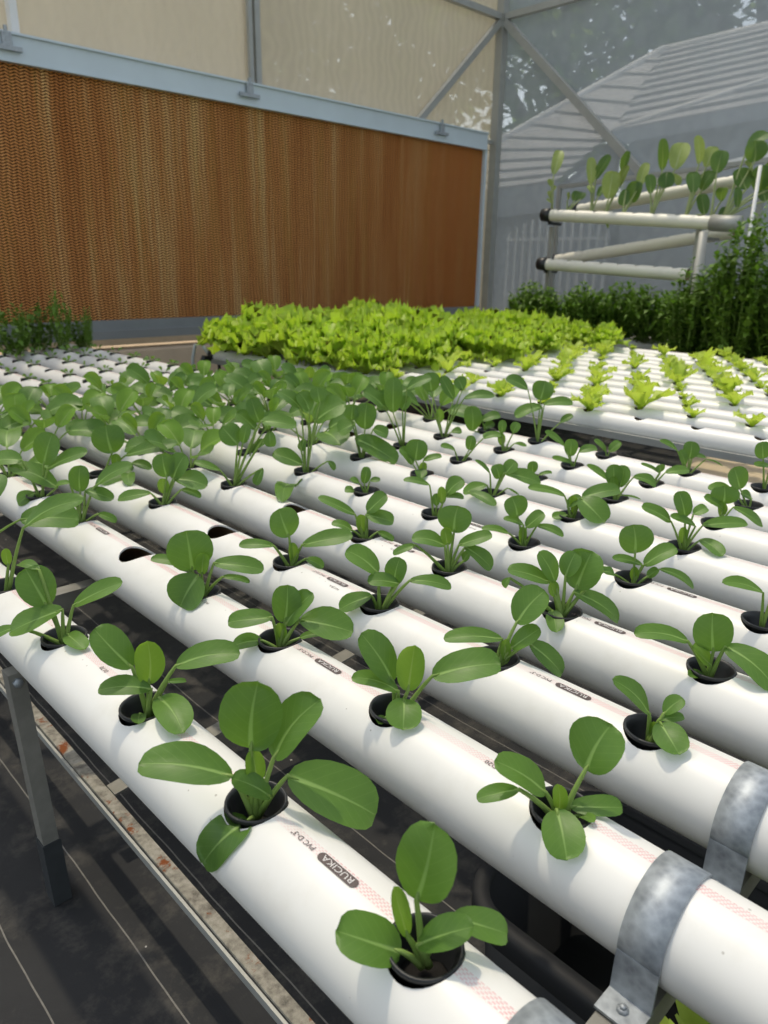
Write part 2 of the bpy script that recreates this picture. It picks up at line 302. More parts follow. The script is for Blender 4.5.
# hero plants: pipe, cup pixel, crop origin and scale, leaves (base, tip, width in crop pixels, cm beyond the cup, kind)
CROP = dict(A=(0, 540, 3.84), B=(100, 640, 3.84), C=(130, 500, 3.84), D=(300, 590, 3.84), E=(320, 800, 3.84), F=(450, 680, 3.84), G=(430, 540, 3.84), H=(568, 560, 3.84),
            I=(0, 360, 4.8), J=(100, 360, 4.8), K=(220, 360, 4.8), L=(340, 360, 4.8), M=(460, 360, 4.8), N=(608, 400, 4.8), O=(240, 480, 4.8), P=(380, 480, 4.8), Z=(360, 340, 4.8))
HERO = [
 (0, 64, 635, 'A', 'pak choi at the end of the nearest pipe beside the steel leg', [(182, 255, 98, 108, 140, 1), (240, 266, 38, 350, 108, -1), (60, 335, -25, 372, 50, 0), (283, 250, 470, 160, 84, 1), (258, 362, 328, 420, 72, -2.2), (150, 115, 70, 92, 45, 3)]),
 (0, 142, 706.6, 'A', 'pak choi with cupped upright middle leaf, second from the steel leg', [(508, 490, 362, 340, 132, 1), (572, 552, 566, 388, 114, .5, 'y'), (582, 572, 376, 575, 88, -1.5), (676, 482, 922, 434, 118, 1), (612, 605, 705, 740, 128, -2), (538, 668, 532, 706, 55, -2.2), (640, 545, 715, 540, 26, 2)]),
 (0, 257.5, 799, 'B', 'largest pak choi in front, broad round upright leaf and long leaf pointing left', [(580, 418, 606, 158, 250, 1), (668, 450, 845, 225, 170, 1), (508, 522, 148, 472, 168, 0), (602, 552, 584, 422, 76, .3, 'y'), (656, 602, 505, 528, 96, -1), (572, 690, 392, 858, 168, -2.4), (722, 520, 1060, 668, 232, 0)]),
 (0, 423.5, 946, 'E', 'pak choi nearest the bottom edge with one tall round leaf over a black pot', [(370, 385, 440, 92, 228, 1), (336, 522, 284, 333, 72, 0, 'y'), (312, 582, 62, 498, 195, -.5), (375, 556, 590, 484, 128, -1), (510, 450, 720, 512, 132, 1)]),
 (0, 3, 585, 'I', 'pak choi cut off by the left edge, a long stalk arching over the pipes', [(112, 805, 405, 668, 115, 1), (40, 985, 25, 905, 45, 0, 'y')]),
 (1, 80, 518, 'I', 'pak choi on the second pipe just left of the empty hole', [(385, 632, 385, 505, 97, .5), (455, 606, 638, 502, 82, 1), (410, 625, 545, 668, 78, 0), (312, 752, 248, 796, 58, -1), (470, 738, 560, 775, 50, 1), (335, 590, 268, 600, 42, 1)]),
 (1, 39, 494, 'I', 'large pak choi on the second pipe at the left edge with blue green shaded leaves', [(208, 502, 250, 350, 134, 1), (278, 612, 45, 508, 105, 0), (165, 640, 85, 690, 84, -1), (105, 480, -60, 490, 112, .5), (228, 522, 420, 436, 84, .5)]),
 (1, 205, 589, 'C', 'pak choi on the second pipe just right of the empty hole', [(240, 272, 216, 118, 172, .5), (276, 285, 284, 203, 58, 0, 'y'), (225, 262, 80, 225, 48, .5), (262, 288, 190, 410, 158, -2.4), (322, 242, 514, 266, 82, .5), (355, 295, 460, 315, 32, 1)]),
 (1, 286, 635, 'C', 'pak choi beside the dark logo print on the second pipe', [(594, 470, 604, 326, 122, .8), (598, 478, 700, 355, 92, .4), (546, 450, 376, 468, 88, 0), (652, 460, 858, 505, 140, -.5), (508, 540, 395, 560, 72, -1), (648, 532, 735, 515, 34, 0), (580, 560, 574, 470, 46, 0, 'y')]),
 (1, 396, 706, 'D', 'pak choi mid second pipe with a cupped leaf and long leaf to the right', [(358, 352, 235, 165, 130, 1), (415, 385, 440, 213, 114, 0, 'y'), (378, 388, 198, 335, 74, -.5), (508, 330, 770, 280, 146, .5), (400, 418, 396, 538, 142, -2.6), (330, 490, 300, 512, 42, -2.3)]),
 (1, 558, 810, 'F', 'pak choi on the second pipe nearest the steel strap', [(520, 345, 618, 168, 212, 1), (368, 432, 172, 308, 128, 0), (265, 420, 102, 456, 72, -.5), (418, 505, 415, 400, 62, 0, 'y'), (462, 486, 662, 488, 92, 0), (410, 498, 450, 692, 166, -2.6), (500, 520, 555, 545, 45, -1)]),
 (2, 164.6, 500.6, 'J', 'pak choi on the third pipe left of its empty hole', [(320, 562, 298, 448, 105, .5), (350, 572, 408, 452, 112, 1), (362, 570, 515, 605, 114, 0), (245, 640, 85, 668, 68, 0), (390, 622, 486, 658, 46, .5), (308, 640, 300, 568, 55, 0, 'y')]),
 (2, 110, 471, 'J', 'bushy pak choi on the third pipe, sixth from the lower end', [(58, 448, 28, 310, 150, 1), (122, 458, 372, 400, 84, .5), (156, 508, 0, 595, 98, -.5), (150, 495, 248, 522, 56, 0), (140, 540, 140, 602, 62, -1), (75, 510, 80, 450, 50, 0, 'y')]),
 (2, 291, 560, 'O', 'pak choi on the third pipe with arching leaf bridging to the next plant', [(236, 272, 188, 138, 148, .5), (298, 312, 542, 265, 98, .5), (162, 316, -5, 312, 62, 0), (318, 378, 402, 418, 58, -.5), (258, 400, 250, 300, 50, 0, 'y')]),
 (2, 382, 601, 'O', 'pak choi on the third pipe with oval leaves spread to four sides', [(663, 445, 510, 335, 124, 1), (740, 500, 768, 372, 108, .5), (760, 496, 612, 482, 88, -1), (632, 555, 476, 620, 98, -.5), (815, 482, 1015, 514, 74, 0)]),
 (2, 500, 654.6, 'G', 'pak choi on the third pipe overlapped by the long leaf of the plant in front', [(332, 318, 440, 192, 134, 1), (312, 415, 422, 338, 82, 0), (380, 395, 508, 512, 98, -.5), (278, 380, 52, 378, 74, .5), (295, 470, 290, 380, 42, 0, 'y')]),
 (2, 649, 730.6, 'H', 'small pak choi on the third pipe beside the right hand steel strap', [(312, 590, 172, 458, 86, .5), (368, 590, 442, 530, 68, .5), (352, 612, 446, 602, 46, 0), (355, 625, 430, 748, 128, -2), (325, 690, 330, 620, 40, 0, 'y')]),
 (3, 233, 483, 'K', 'tall leggy pak choi on the fourth pipe left of its empty hole', [(85, 405, 10, 318, 120, 0), (110, 400, 130, 310, 60, .3), (198, 292, 368, 315, 88, .5), (240, 342, 245, 418, 60, -.5), (0, 530, -125, 490, 46, 0), (205, 520, 170, 600, 50, -1)]),
 (3, 365, 534, 'O', 'pak choi on the fourth pipe right of the empty hole', [(552, 165, 376, 82, 58, .5), (612, 152, 702, 68, 92, .5), (605, 166, 738, 200, 94, -.5), (585, 252, 580, 165, 58, 0, 'y'), (540, 242, 440, 205, 52, 1), (660, 250, 738, 288, 46, 0)]),
 (3, 452, 565, 'P', 'pak choi on the fourth pipe with a broad pale-veined top leaf', [(355, 252, 375, 124, 168, 1), (325, 312, 310, 228, 62, 0, 'y'), (310, 312, 152, 278, 94, 0), (170, 312, 62, 355, 46, -.5), (378, 312, 538, 262, 78, .3), (410, 320, 538, 424, 92, -1), (400, 390, 432, 348, 50, -.5)]),
 (3, 565, 608, 'G', 'dense pak choi on the fourth pipe with many leaves over its pot', [(560, 188, 622, 42, 150, 1), (520, 140, 560, 45, 80, 1), (460, 162, 298, 112, 76, .5), (480, 162, 418, 45, 78, .7), (552, 200, 725, 308, 88, 0), (305, 145, 284, 182, 30, 0), (470, 272, 486, 354, 72, -1.3), (665, 120, 708, 132, 50, 1), (482, 215, 465, 160, 50, 0, 'y')]),
 (3, 708, 670, 'H', 'pak choi on the fourth pipe near the right edge with a leaf leaving the frame', [(460, 312, 253, 280, 78, .5), (558, 352, 556, 203, 152, .8), (605, 330, 800, 492, 122, -.5), (548, 402, 478, 330, 76, 0, 'y'), (530, 456, 460, 440, 46, -1)]),
 (4, 257.5, 449, 'K', 'pak choi on the fifth pipe hidden behind a tall leggy plant', [(148, 442, 218, 388, 52, 0), (190, 300, 150, 180, 80, .5), (170, 330, 80, 250, 80, .3), (220, 330, 300, 260, 70, .3)]),
 (4, 306.5, 469.4, 'K', 'tall pak choi on the fifth pipe with drooping leaves on long stalks', [(395, 502, 252, 448, 98, 0), (362, 608, 300, 680, 88, -2), (455, 292, 596, 205, 140, .5), (430, 245, 380, 155, 82, 1), (480, 205, 466, 125, 82, 1), (390, 232, 278, 148, 72, .5), (410, 380, 388, 435, 42, 0), (518, 485, 552, 528, 34, 0), (350, 270, 210, 310, 80, 0)]),
 (4, 366, 489.6, 'K', 'tiny pak choi sprout with small leaves on the fifth pipe', [(692, 592, 706, 512, 54, 0), (668, 590, 624, 570, 36, 0), (720, 580, 770, 575, 36, 0), (642, 630, 598, 622, 48, -1)]),
 (4, 429.6, 514, 'L', 'narrow leaved pak choi on the fifth pipe right of the tiny sprout', [(512, 642, 592, 572, 88, .5), (430, 600, 304, 575, 42, .5), (508, 656, 595, 660, 40, 0), (492, 690, 485, 608, 46, 0, 'y'), (465, 700, 458, 640, 40, 0)]),
 (4, 522.5, 542, 'M', 'upright pak choi on the fifth pipe with a clear black pot rim', [(277, 752, 248, 655, 126, .8), (305, 792, 208, 760, 42, .3), (318, 802, 402, 732, 78, .3), (370, 795, 498, 842, 52, 0), (235, 832, 104, 808, 42, .3), (298, 880, 300, 800, 42, 0, 'y')]),
 (4, 632, 577.7, 'N', 'pak choi on the fifth pipe with a heart-shaped top leaf and wide pot', [(130, 736, 122, 598, 170, .8), (165, 792, 20, 758, 52, .2), (174, 792, 328, 708, 94, .2), (250, 812, 412, 902, 58, 0), (190, 850, 242, 812, 52, -.5), (20, 832, -32, 810, 40, 0), (128, 870, 125, 800, 45, 0, 'y')]),
 (4, 762, 621, 'N', 'pak choi with one arched leaf at the right edge on fifth pipe', [(745, 925, 548, 876, 74, 0), (800, 900, 900, 860, 80, 0)]),
 (5, 363, 455, 'L', 'big leaved pak choi on the sixth pipe with a leaf hanging forward', [(120, 332, 130, 205, 114, .5), (72, 375, 275, 488, 122, -1.5), (70, 305, -10, 345, 102, 0), (55, 290, 62, 212, 84, .5), (160, 330, 230, 360, 80, .5)]),
 (5, 422, 472.5, 'L', 'compact pak choi on the sixth pipe behind the narrow leaved one', [(362, 482, 376, 380, 112, .5), (400, 482, 488, 462, 42, 0), (390, 572, 384, 525, 62, -1), (350, 500, 290, 420, 64, .5), (400, 540, 400, 490, 40, 0, 'y')]),
 (5, 495.4, 491, 'M', 'pak choi on the sixth pipe with a broad leaf reaching right', [(130, 600, 15, 640, 66, 0), (40, 632, 172, 698, 56, -1), (212, 542, 388, 588, 88, 0), (190, 570, 168, 502, 76, .5), (220, 542, 268, 485, 76, .5), (144, 545, 72, 480, 26, 0), (228, 615, 282, 648, 14, 0)]),
 (5, 573.5, 514, 'M', 'pak choi on the sixth pipe with a wide leaf hanging over the pot', [(578, 662, 695, 778, 138, -1), (585, 660, 768, 622, 92, .3), (502, 652, 326, 612, 50, .3), (515, 702, 585, 660, 62, 0), (512, 742, 442, 755, 50, -.5), (545, 735, 540, 650, 45, 0, 'y')]),
 (5, 682, 546.5, 'N', 'pak choi on the sixth pipe with five spreading pointed leaves', [(370, 562, 340, 438, 94, .8), (302, 582, 163, 508, 78, .3), (420, 606, 298, 558, 54, -.3), (455, 602, 668, 592, 76, .3), (410, 547, 475, 515, 62, .8), (446, 670, 552, 748, 78, -.5), (360, 690, 360, 610, 45, 0, 'y')]),
 (6, 463, 458, 'L', 'sprout with three small leaves on the seventh pipe', [(620, 432, 632, 362, 54, 0), (550, 432, 483, 410, 36, 0), (688, 376, 772, 358, 42, 0)]),
 (6, 540, 475.6, 'M', 'small seedling on the seventh pipe behind larger leaves', [(350, 542, 350, 485, 54, .3), (378, 552, 442, 540, 26, 0)]),
 (6, 613, 497.5, 'M', 'pak choi on the seventh pipe with a fan of pale-veined leaves', [(728, 590, 608, 504, 42, .3), (740, 612, 738, 500, 84, .5), (765, 610, 790, 505, 70, .5), (835, 560, 942, 600, 66, 0), (770, 650, 868, 670, 14, 0), (740, 640, 738, 560, 45, 0, 'y')]),
 (6, 714, 523, 'N', 'pak choi on the seventh pipe right of the pointed leaves', [(600, 515, 742, 602, 66, 0), (562, 528, 462, 462, 62, .2), (555, 500, 560, 412, 130, .5), (545, 560, 545, 490, 45, 0, 'y')]),
 (7, 444, 435, 'L', 'tall pak choi on the eighth pipe with long bare stalks', [(440, 152, 425, 60, 96, .5), (395, 120, 300, 110, 70, .3), (545, 186, 485, 78, 64, .3), (595, 185, 742, 170, 58, .3), (535, 345, 585, 340, 46, 0), (480, 300, 475, 235, 40, 0, 'y'), (590, 140, 560, 85, 70, .8)]),
 (7, 502.7, 449, 'M', 'small pak choi on the eighth pipe beside the tall one', [(200, 352, 205, 288, 42, .3), (205, 365, 108, 365, 42, 0), (255, 350, 280, 300, 50, .3), (262, 400, 320, 412, 26, 0), (200, 410, 195, 350, 40, 0, 'y')]),
 (7, 572.5, 464, 'M', 'pak choi on the eighth pipe with one oval upright leaf', [(530, 462, 534, 378, 68, .3), (500, 412, 408, 342, 42, .3), (570, 442, 658, 425, 52, .2), (540, 496, 442, 468, 36, -.5)]),
 (7, 656, 480, 'N', 'low pak choi on the eighth pipe in a wide open pot', [(275, 348, 388, 335, 58, 0), (250, 352, 158, 305, 26, .2), (252, 345, 245, 310, 50, 0)]),
 (7, 747.6, 504, 'N', 'pak choi with a round flag leaf on the eighth pipe at right', [(635, 428, 606, 322, 108, .8), (690, 472, 638, 450, 60, 0), (600, 430, 480, 425, 60, .5)]),
 (8, 537, 440, 'M', 'tall pak choi at the far side pipe with umbrella-like leaves', [(395, 225, 262, 270, 72, 0), (405, 212, 542, 205, 62, 0), (325, 140, 220, 88, 74, .5), (385, 192, 408, 100, 104, .5), (482, 300, 542, 265, 42, 0)]),
 (8, 606, 454, 'M', 'small two leaved pak choi on the ninth pipe by the next bed', [(700, 440, 645, 382, 34, .2), (718, 440, 770, 392, 52, 0)]),
 (8, 685, 472, 'N', 'pak choi on the ninth pipe with side leaves and thin drooping stalk', [(390, 282, 402, 198, 74, .3), (332, 242, 248, 195, 36, .3), (372, 312, 345, 240, 50, 0), (405, 270, 470, 275, 30, .3), (470, 285, 550, 318, 12, 0)]),
 (8, 767, 485, 'N', 'pak choi on the ninth pipe cut by the right edge', [(745, 282, 740, 200, 84, 0), (780, 320, 700, 310, 40, -.5)]),
 (6, 400, 445, 'L', 'long leaved pak choi with a straight upright blade, behind the sixth pipe', [(255, 252, 258, 82, 94, .5), (215, 228, 112, 148, 84, .3), (300, 240, 330, 175, 60, .4), (320, 140, 440, 85, 60, .5)]),
 (8, 484, 430, 'L', 'pak choi with a round cupped leaf near the far side pipe', [(635, 340, 630, 220, 92, .3), (680, 290, 770, 265, 60, .5), (690, 330, 740, 300, 50, .3)]),
]
EMPTY = [(1, 131.6, 552.7), (2, 220, 530), (3, 293, 508)]

# ------------------------------------------------------------------ leaf builder
def blade_width(s): return ((s + .012) ** .52) * ((1.0001 - s) ** .36) / .617
NL, NW = 11, 7
def leaf_parts(root, B, T, width, kind, arch=.10, cup=.18, push=None, org=Vector(), stalk_r=.0016, viewer=None, seed=0):
    rr = random.Random(seed); ax = T - B; L = ax.length
    if L < 1e-4: return None
    a = ax / L
    tc = ((CAM if viewer is None else viewer) - (B + T) / 2).normalized(); n0 = (tc * .6 + Vector((0, 0, .75))).normalized()
    W = a.cross(n0)
    if W.length < .05: W = a.cross(tc)
    W.normalize(); N = W.cross(a).normalized()
    if viewer is None:
        ax2, ay2 = a.dot(CR), a.dot(CU); q2 = math.hypot(ax2, ay2) or 1; pv = CR * (-ay2 / q2) + CU * (ax2 / q2)
        width = width / max(.93, abs(W.dot(pv)))
    mb = MB(); V = []; UV = []
    skew = rr.uniform(-.05, .05); wav = rr.uniform(.02, .05); ph = rr.uniform(0, 6)
    for i in range(NL):
        s = (1 - math.cos(math.pi * i / (NL - 1))) / 2
        hw = width / 2 * blade_width(s) if 0 < i < NL - 1 else (width * .035 if i == 0 else 0.0005)
        c = B + ax * s + N * (arch * L * 4 * s * (1 - s)) + W * skew * L * math.sin(math.pi * s)
        for j in range(NW):
            t = 2 * j / (NW - 1) - 1
            ts = math.sin(t * math.pi / 2) * .35 + t * .65
            p = c + W * hw * ts + N * (cup * hw * t * t - .04 * width * (1 - min(1, abs(t) * 4)) + wav * width * math.sin(ph + 7 * s + (2 if t > 0 else 0)) * t * t)
            V.append(p); UV.append((.5 + .5 * ts * max(.12, blade_width(s)), s))
    if push: V = [push(p) for p in V]
    F = [(i * NW + j, i * NW + j + 1, (i + 1) * NW + j + 1, (i + 1) * NW + j) for i in range(NL - 1) for j in range(NW - 1)]
    mb.add([p - org for p in V], F, 0, UV)
    sk = MB(); d = (B - root).length
    up = Vector((0, 0, 1)); P = []
    for k in range(6):
        s = k / 5; p = root.lerp(B, s) + up * (.22 * d * s * (1 - s)); P.append(p)
    P.append(B + a * (.12 * L) + N * (arch * L * .36 - .04 * width))
    if push: P = [P[0], P[1]] + [push(p) for p in P[2:]]
    r = [stalk_r * q for q in (1.55, 1.35, 1.15, 1.0, .9, .8, .35)]
    sk.tube([p - org for p in P], r, 7)
    return mb, sk

def add_plant(root, label, leaves, group, push=None, srad=.0016, cat='seedling plant', mats=None, name='pak_choi', root_dz=-.012):
    t = thing(name, label, cat, root, group)
    for k, (B, T, w, kind, arch) in enumerate(leaves):
        r0 = root + Vector((RND.uniform(-.003, .003), RND.uniform(-.003, .003), root_dz))
        res = leaf_parts(r0, B, T, w, kind, arch, .16 if kind != 'y' else .35, push, root, srad, seed=RND.random())
        if not res: continue
        mm = mats or (M['leaf_young'] if kind == 'y' else M['leaf'])
        lf = res[0].build('leaf', mm, t); res[1].build('leaf_stalk', M['stalk'], lf)
    return t

def pipe_hit(d, k):                                  # where a sight line first meets pipe k (factor along d)
    ang = -PX[k][1]; x0 = px_at(k, 0); tx, ty = PX[k][1], 1.0
    ex, ez = d.x - tx * d.y, d.z; ox, oz = CAM.x - x0 - tx * CAM.y, CAM.z - ZC
    A = ex * ex + ez * ez; Bq = ex * ox + ez * oz; C = ox * ox + oz * oz - R1 * R1; D = Bq * Bq - A * C
    return None if D <= 0 else (-Bq - math.sqrt(D)) / A
def clear_of_pipes(p, k, root, gap):                 # brings a point that would sink into a pipe back out in front of it
    d = p - CAM; t = 1.0
    for q in (k - 1, k):
        if q < 0: continue
        h = pipe_hit(d, q)
        if h is None: continue
        hp_ = CAM + d * h
        if q == k and math.hypot(hp_.x - root.x, hp_.y - root.y) < .0265: continue
        t = min(t, h - gap / d.length)
    return CAM + d * t
def pusher(k, root, gap=.0035):
    return lambda p: clear_of_pipes(p, k, root, gap)

# ------------------------------------------------------------------ cup positions of bed 1
cups = [[] for _ in PX]                 # (y, occupied, hero or None)
for h in HERO:
    k = h[0]; p = on_z(h[1], h[2], ZT); cups[k].append((p.y, 'hero', h))
for k, u, v in EMPTY: cups[k].append((on_z(u, v, ZT).y, 'hole', None))
for k in range(9):
    for n in range(-12, 22):
        y = YK[k] + n * SP
        if y < .02 or y > PY1 - .06: continue
        if any(abs(y - c[0]) < .12 for c in cups[k]): continue
        p = Vector((px_at(k, y), y, ZT)) - CAM; dz = p.dot(CF)
        if dz < .1: continue
        u, v = 384 + FPX * p.dot(CR) / dz, 512 - FPX * p.dot(CU) / dz
        if not (-40 < u < 790 and v < 1060): continue
        cups[k].append((y, 'big' if y < 2.45 else 'small', None))
    cups[k].sort(key=lambda c: c[0])

# ------------------------------------------------------------------ pipes with real holes
def drilled_pipe(name, r, y0, y1, holes, hole_r, mats, seg=56, wall=.003):
    mb = MB(); n = seg
    def ring(rad, y): return [(rad * math.sin(2 * math.pi * (k + .5) / n), y, rad * math.cos(2 * math.pi * (k + .5) / n)) for k in range(n)]
    V = ring(r, y0) + ring(r, y1) + ring(r - wall, y0) + ring(r - wall, y1); F = []
    for k in range(n):
        q = (k + 1) % n
        F += [(k, n + k, n + q, q), (2 * n + k, 2 * n + q, 3 * n + q, 3 * n + k), (k, q, 2 * n + q, 2 * n + k), (n + k, 3 * n + k, 3 * n + q, n + q)]
    mb.add(V, F, 0)
    o = mb.build(name, mats)
    if holes:
        cb = MB(); m_ = 28
        for y in holes:
            a = [(hole_r * math.cos(2 * math.pi * k / m_), y + hole_r * math.sin(2 * math.pi * k / m_), 0) for k in range(m_)]
            b = [(p[0], p[1], r + .02) for p in a]
            cb.add(a + b, [tuple(range(m_ - 1, -1, -1)), tuple(range(m_, 2 * m_))] + [(k, (k + 1) % m_, m_ + (k + 1) % m_, m_ + k) for k in range(m_)])
        c = cb.build('cutter', mats)
        md = o.modifiers.new('b', 'BOOLEAN'); md.object = c; md.operation = 'DIFFERENCE'; md.solver = 'EXACT'
        dg = bpy.context.evaluated_depsgraph_get(); me = bpy.data.meshes.new_from_object(o.evaluated_get(dg))
        o.modifiers.clear(); old = o.data; o.data = me; bpy.data.meshes.remove(old)
        cm = c.data; bpy.data.objects.remove(c); bpy.data.meshes.remove(cm)
    me = o.data; nl = [None] * len(me.loops); mi = []
    for p in me.polygons:
        c = p.center; rad = Vector((c.x, 0, c.z)); ln = rad.length; rad.normalize(); d = p.normal.dot(rad)
        inner = d < -.9 and ln < r - .0008
        mi.append(1 if inner and len(mats) > 1 else 0)
        for li in p.loop_indices:
            v = me.vertices[me.loops[li].vertex_index].co
            if d > .9: nl[li] = Vector((v.x, 0, v.z)).normalized()
            elif inner: nl[li] = -Vector((v.x, 0, v.z)).normalized()
            else: nl[li] = p.normal.copy()
    me.polygons.foreach_set('material_index', mi); me.polygons.foreach_set('use_smooth', [True] * len(me.polygons))
    me.normals_split_custom_set(nl)
    return o

def text_mesh(s, size):
    cu = bpy.data.curves.new('t', 'FONT'); cu.body = s; cu.size = size; cu.resolution_u = 2
    o = bpy.data.objects.new('t', cu); COL.objects.link(o)
    dg = bpy.context.evaluated_depsgraph_get(); dg.update(); me = bpy.data.meshes.new_from_object(o.evaluated_get(dg))
    bpy.data.objects.remove(o); return me
def wrap_text(me, y, side, rr, scx=1.0):      # reading direction +Y, letter tops toward -X, wrapped onto the pipe
    V = []
    for v in me.vertices:
        s = -(v.co.y) + side; a = s / rr
        V.append((rr * math.sin(a), y + v.co.x * scx, rr * math.cos(a)))
    mb = MB(); mb.add(V, [tuple(p.vertices) for p in me.polygons], 0, None, False); return mb
TX_LOGO = text_mesh('RUCIKA', .0078); TX_SPEC = text_mesh('PVC D-3"', .0070); TX_NUM = text_mesh('0170', .0078); TX_D = text_mesh('D20', .0078); TX_LINE = text_mesh('PVC JIS K', .0052)
def logo(pipe, y, boxed=True, extra=True):
    if boxed:
        L, hgt, rr = .044, .0088, R1 + .0005; pts = []
        for cx_, a0 in ((L - hgt / 2, -90), (hgt / 2, 90)):
            for k in range(9):
                a = math.radians(a0 + k * 22.5); pts.append((cx_ + hgt / 2 * math.cos(a), hgt / 2 * math.sin(a)))
        nx = 16; mb = MB(); V = []
        def halfh(x):
            if x < hgt / 2: q = hgt / 2 - x
            elif x > L - hgt / 2: q = x - (L - hgt / 2)
            else: q = 0
            return math.sqrt(max(0, (hgt / 2) ** 2 - q * q))
        xs = [hgt / 2 * (1 - math.cos(math.pi / 2 * k / 5)) for k in range(6)] + [L - hgt / 2 + hgt / 2 * math.sin(math.pi / 2 * k / 5) for k in range(6)]
        for x in xs:
            for j in range(5):
                a = (halfh(x) * (j / 2 - 1)) / rr; V.append((rr * math.sin(a), y + x, rr * math.cos(a)))
        mb.add(V, [(i * 5 + j, i * 5 + j + 1, (i + 1) * 5 + j + 1, (i + 1) * 5 + j) for i in range(len(xs) - 1) for j in range(4)])
        b = mb.build('logo_mark', M['ink'], pipe)
        w = max(v.co.x for v in TX_LOGO.vertices)
        wrap_text(TX_LOGO, y + .0045, .0027, R1 + .0008, .035 / w).build('logo_lettering', M['ink_light'], b)
    if extra: wrap_text(TX_SPEC, y + .050, .0025, R1 + .0005).build('size_lettering', M['ink'], pipe)

def yat(u, v): return on_z(u, v, ZT).y
LOGOS = {0: [(355, 888)], 1: [(342, 673), (110, 534)], 2: [(592, 699), (352, 585)], 3: [(622, 636), (415, 552)], 4: [(745, 566), (488, 530)]}
PIPE_WORDS = ['nearest the camera and the steel leg', 'second from the front, an empty hole near its left', 'third from the front, a steel strap at its right end', 'fourth from the front of the near bed', 'fifth from the front of the near bed', 'sixth from the front, middle of the near bed', 'seventh from the front of the near bed', 'second from the far side of the near bed', 'outermost on the far side beside the frilly lettuce bed']
pipes = []
for k in range(9):
    a, sl, y0 = PX[k]; ang = math.atan(-sl)
    o = drilled_pipe('grow_pipe', R1, PY0 - .0, PY1 + .05 * (k % 3), [c[0] for c in cups[k]], .0278, [M['pipe'], M['pipe_in']])
    o.location = (a - sl * y0, 0, ZC); o.rotation_euler = (0, 0, ang)
    tag(o, 'white pipe with plant holes, ' + PIPE_WORDS[k], 'pipe', 'white grow pipes of the near bed'); pipes.append(o)
    for yy in (PY1 + .05 * (k % 3),):
        c = MB(); c.lathe([(.0, .028), (.040, .028), (.048, .022), (.048, -.03), (.0452, -.03), (.0452, .002), (.0, .002)], 32)
        e = c.build('end_cap', M['black'], o, (0, yy, 0)); e.rotation_euler = (-math.pi / 2, 0, 0)
    for j, (u, v) in enumerate(LOGOS.get(k, [])): logo(o, yat(u, v))
wrap_text(TX_NUM, yat(108, 672), .0022, R1 + .0005).build('size_lettering', M['ink'], pipes[0])
wrap_text(TX_D, yat(497, 768), .0022, R1 + .0005).build('size_lettering', M['ink'], pipes[1])
for k, u, v in ((2, 346, 586), (3, 405, 549), (1, 222, 478 + 120), (5, 470, 500), (4, 480, 527)):
    wrap_text(TX_LINE, yat(u, v), -.012, R1 + .0005).build('size_lettering', M['ink'], pipes[k])

# ------------------------------------------------------------------ pots
pm = MB()
pm.lathe([(.0180, -.042), (.0205, -.041), (.0225, -.005), (.0268, -.0035), (.0272, -.0005), (.0268, .0006), (.0248, .0006), (.0240, -.002), (.0212, -.006), (.0195, -.038), (.0, -.038)], 36)
pm.add([(.018 * math.cos(2 * math.pi * k / 36), .018 * math.sin(2 * math.pi * k / 36), -.042) for k in range(36)], [tuple(range(35, -1, -1))])
POT = pm.mesh('net_pot', M['black'])
sm_ = MB(); rr_ = random.Random(3)
V = [(0, 0, -.024)]; 
for i, r in enumerate((.006, .012, .0165, .0190)):
    V += [(r * math.cos(2 * math.pi * k / 18), r * math.sin(2 * math.pi * k / 18), -.026 - .002 * i + rr_.uniform(-.0015, .0015)) for k in range(18)]
F = [(0, 1 + k, 1 + (k + 1) % 18) for k in range(18)] + [(1 + i * 18 + k, 1 + (i + 1) * 18 + k, 1 + (i + 1) * 18 + (k + 1) % 18, 1 + i * 18 + (k + 1) % 18) for i in range(3) for k in range(18)]
sm_.add(V, F); PLUG = sm_.mesh('growing_plug', M['soil'])
def pot(p, label, group):
    o = link('net_pot', POT, None, p); tag(o, label, 'pot', group); link('growing_plug', PLUG, o); return o

def small_plant_leaves(root, n, plen, blen, wid, rnd, lift=.9):
    out = []; a0 = rnd.uniform(0, 6.28)
    for i in range(n):
        az = a0 + i * 2.4 + rnd.uniform(-.3, .3); q = i / max(1, n - 1)
        el = math.radians(35 + 40 * q + rnd.uniform(-8, 8)) * lift
        d = Vector((math.cos(az) * math.cos(el), math.sin(az) * math.cos(el), math.sin(el)))
        B = root + d * plen * (.75 + .5 * rnd.random()) * (1 - .25 * q)
        el2 = el - math.radians(28 + rnd.uniform(-12, 18)) * (1 - .5 * q)
        d2 = Vector((math.cos(az) * math.cos(el2), math.sin(az) * math.cos(el2), math.sin(el2)))
        l = blen * (.75 + .45 * rnd.random()) * (1 - .25 * q)
        out.append((B, B + d2 * l, wid * l * rnd.uniform(.9, 1.1), 'n' if q < .75 else 'y', .10))
    return out

